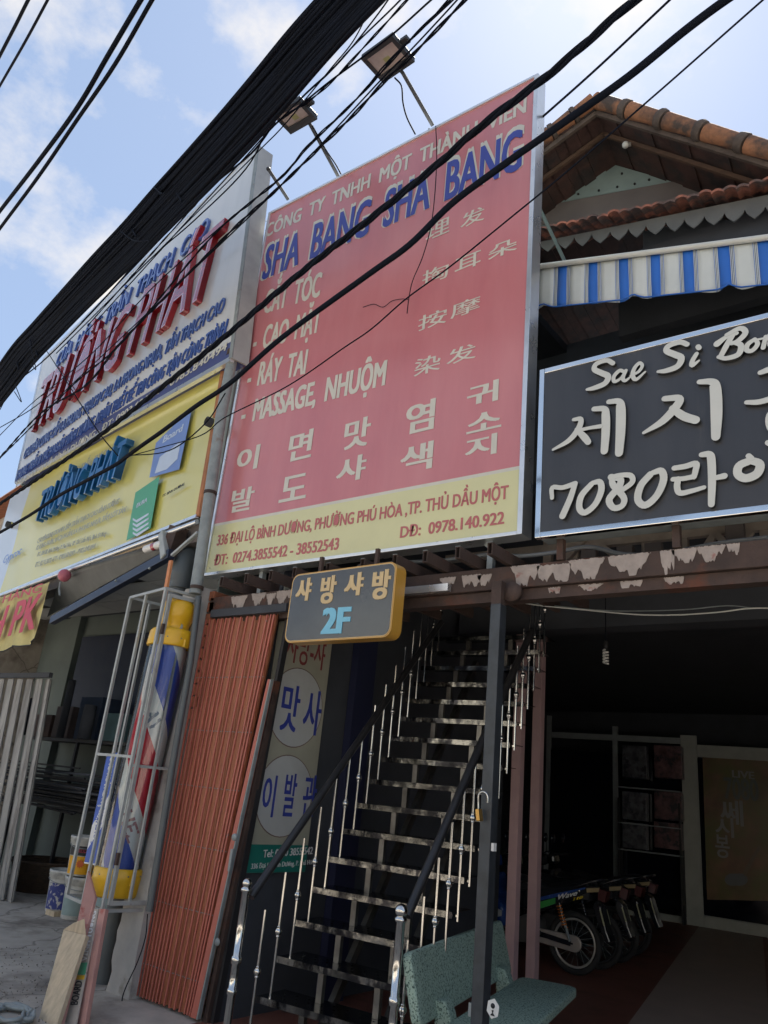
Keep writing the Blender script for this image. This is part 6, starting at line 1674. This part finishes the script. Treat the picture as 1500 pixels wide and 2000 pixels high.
# two main service cables low in front of the red sign
wire([(1330, -60), (1240, 0), (1080, 139), (944, 243), (844, 330), (726, 425), (581, 538), (441, 656), (333, 743), (200, 847), (100, 917), (0, 984)], 1.8, 6.2, 'upper of the two thick black cables crossing the red sign', 'service_cable', True, group='thick cables crossing the signs', cat='cable')
wire([(1490, -45), (1418, 0), (1335, 62), (1227, 150), (1100, 240), (967, 334), (880, 400), (800, 478), (717, 538), (550, 660), (450, 748), (383, 793), (320, 840), (280, 868), (250, 890), (225, 908), (170, 938), (117, 967), (60, 1005), (0, 1040)], 1.75, 4.8, 'lower of the two thick black cables crossing the red sign', 'service_cable', False, group='thick cables crossing the signs', cat='cable')
wire([(1560, -60), (1490, 0), (1320, 150), (1243, 217), (1110, 333), (1000, 423), (880, 520), (794, 583), (726, 642), (672, 679), (560, 755), (440, 815), (393, 850), (310, 875), (245, 893)], 1.7, 1.5, 'thin dark wire running across the whole red sign to the yellow board', ext=False)
wire([(440, 768), (400, 828), (330, 880), (250, 890)], 2.6, 1.2, 'thin wire ending beside the black pipe end', ext=False)
# wire behind the red sign, seen between it and the roof
wire([(1330, -20), (1308, 0), (1170, 130), (1060, 228), (1000, 280)], 3.9, 2.4, 'dark wire disappearing behind the right edge of the red sign', ext=False, dg=-5)
# tangled thinner wires beside the bundle
wire([(960, -60), (908, 0), (803, 110), (750, 160), (690, 225), (633, 280), (530, 380), (459, 444), (317, 586), (231, 675), (167, 753), (80, 807), (0, 893)], 2.4, 3.2, 'lowest twisted wire pair crossing in front of the two floodlights', twist=True)
wire([(925, -60), (877, 0), (793, 87), (737, 150), (673, 217), (603, 283), (560, 336), (497, 390), (403, 474), (239, 668), (150, 745), (60, 835)], 2.4, 2.6, 'second twisted wire from the bottom passing the floodlights', twist=True)
wire([(945, -60), (893, 0), (805, 95), (748, 152), (610, 300), (480, 430), (300, 600)], 2.45, 1.6, 'thin wire running beside the lowest twisted pair')
wire([(900, -50), (842, 0), (767, 67), (704, 115), (643, 160), (587, 205), (528, 250), (452, 320), (400, 375)], 2.2, 1.8, 'thin wire touching the lower left corner of the larger floodlight')
wire([(850, -60), (795, 0), (722, 80), (650, 157), (600, 200), (560, 225), (470, 300), (430, 345)], 2.2, 2.4, 'wire passing just left of the larger floodlight', twist=True)
wire([(830, -60), (782, 0), (693, 87), (647, 137), (600, 180), (540, 240), (450, 320)], 2.15, 1.6, 'wire between the cable bundle and the larger floodlight')
wire([(790, -60), (758, 0), (687, 93), (640, 145), (596, 185), (520, 262), (440, 350)], 2.1, 1.5, 'thin wire closest to the underside of the cable bundle')
wire([(735, -15), (722, 17), (690, 80), (647, 133), (600, 190), (548, 252), (470, 330)], 2.1, 1.3, 'thin slack wire hanging just below the cable bundle')
wire([(560, 200), (500, 290), (430, 350), (340, 430), (260, 520), (170, 620), (90, 700), (40, 740)], 2.2, 1.5, 'slack wire following the underside of the bundle over the white board', ext=False)
wire([(528, 238), (480, 330), (380, 430), (300, 500), (200, 600), (110, 690)], 2.3, 1.2, 'second slack wire over the top of the white board', ext=False)
wire([(885, 0), (760, 118), (700, 190), (600, 290), (530, 365), (470, 410), (300, 560), (180, 690), (60, 790), (0, 850)], 2.6, 1.3, 'thin straight wire crossing the larger floodlight lens')
wire([(80, 668), (130, 745), (190, 840), (230, 890)], 2.6, 1.2, 'thin wire slanting down across the white board to the blue letters', ext=False)
wire([(75, 640), (40, 720), (0, 800)], 1.9, .9, 'very thin wire dropping at the left edge below the bundle', ext=False)
wire([(0, 835), (60, 800), (110, 760)], 2.2, .9, 'hair thin wire left of the white board', ext=False)
# wires over the street at the upper left
wire([(100, -85), (55, 0), (30, 50), (0, 108)], .9, 3.4, 'black wire nearest the top left corner of the photo', group='wires over the street')
wire([(130, -70), (93, 0), (50, 80), (0, 167)], .9, 2.6, 'thin wire second from the top left corner', group='wires over the street')
wire([(320, -75), (275, 0), (213, 105), (150, 212), (75, 315), (0, 412)], .9, 4.6, 'left one of the pair of thick wires crossing the cloud', group='wires over the street')
wire([(350, -90), (297, 0), (225, 125), (150, 235), (75, 345), (0, 446)], .9, 3.8, 'right one of the pair of thick wires crossing the cloud', group='wires over the street')
# grey conduit and string under the black sign
cd = thing('grey_conduit', 'grey plastic conduit sagging along the top of the rusty beam', 'conduit', on_y(1100, 1075, 4.02))
g = B(); g.tube(smooth_path([on_y(*p, 4.2) for p in ((700, 1106), (790, 1098), (850, 1096), (900, 1090), (960, 1083), (1020, 1086), (1090, 1078), (1150, 1068), (1220, 1083), (1300, 1080), (1400, 1062), (1500, 1050), (1600, 1040))], 5), .014, 8); g.build('conduit', K['tube'], cd)
g = B(); g.tube([on_y(1318, 1077, 4.2), on_y(1338, 1075, 4.2)], .017, 8); g.build('tape', K['black'], cd)
for (yy_, pts, lab, rr) in ((5.0, ((980, 1170), (1050, 1182), (1130, 1190), (1240, 1200), (1320, 1201), (1400, 1196), (1470, 1188), (1560, 1190)), 'pale cable sagging under the beam in the dark bay', .005), (5.1, ((980, 1168), (1100, 1185), (1200, 1193), (1330, 1191), (1420, 1183), (1480, 1188), (1560, 1184)), 'dim second cable sagging under the beam in the dark bay', .004)):
    tag(relocate(B().tube(smooth_path([on_y(*p, yy_) for p in pts], 5), rr, 6).build('sagging_cable', K['letter'] if rr > .0045 else K['galv']), on_y(*pts[3], yy_)), lab, 'cable')
# thin loose wire down the party pillar
tag(relocate(B().tube(smooth_path([on_y(*p, 3.88) for p in ((288, 1785), (284, 1830), (268, 1880), (245, 1930), (238, 1960), (245, 2000))], 5), .004, 5).build('loose_wire', K['cable']), on_y(284, 1830, 3.88)), 'thin black wire trailing down the plastered pillar below the cage', 'wire')
# neighbouring house at the far left
nh = thing('neighbour_house', 'sliver of a neighbouring house with a red roof edge at the far left', 'house', FL.p(-8.5, 4, -.5))
g = B(M=FL.M()); g.box(-14, -7.2, .6, 6, 0, 5.6); g.build('wall', K['concrete'], nh)
g = B(M=FL.M()); g.hexa([(-14, .2, 5.6), (-7.0, .2, 5.6), (-7.0, 6, 5.6), (-14, 6, 5.6), (-14, .3, 5.75), (-7.0, .3, 5.75), (-7.0, 5, 6.2), (-14, 5, 6.2)]); g.build('roof', K['brick'], nh)
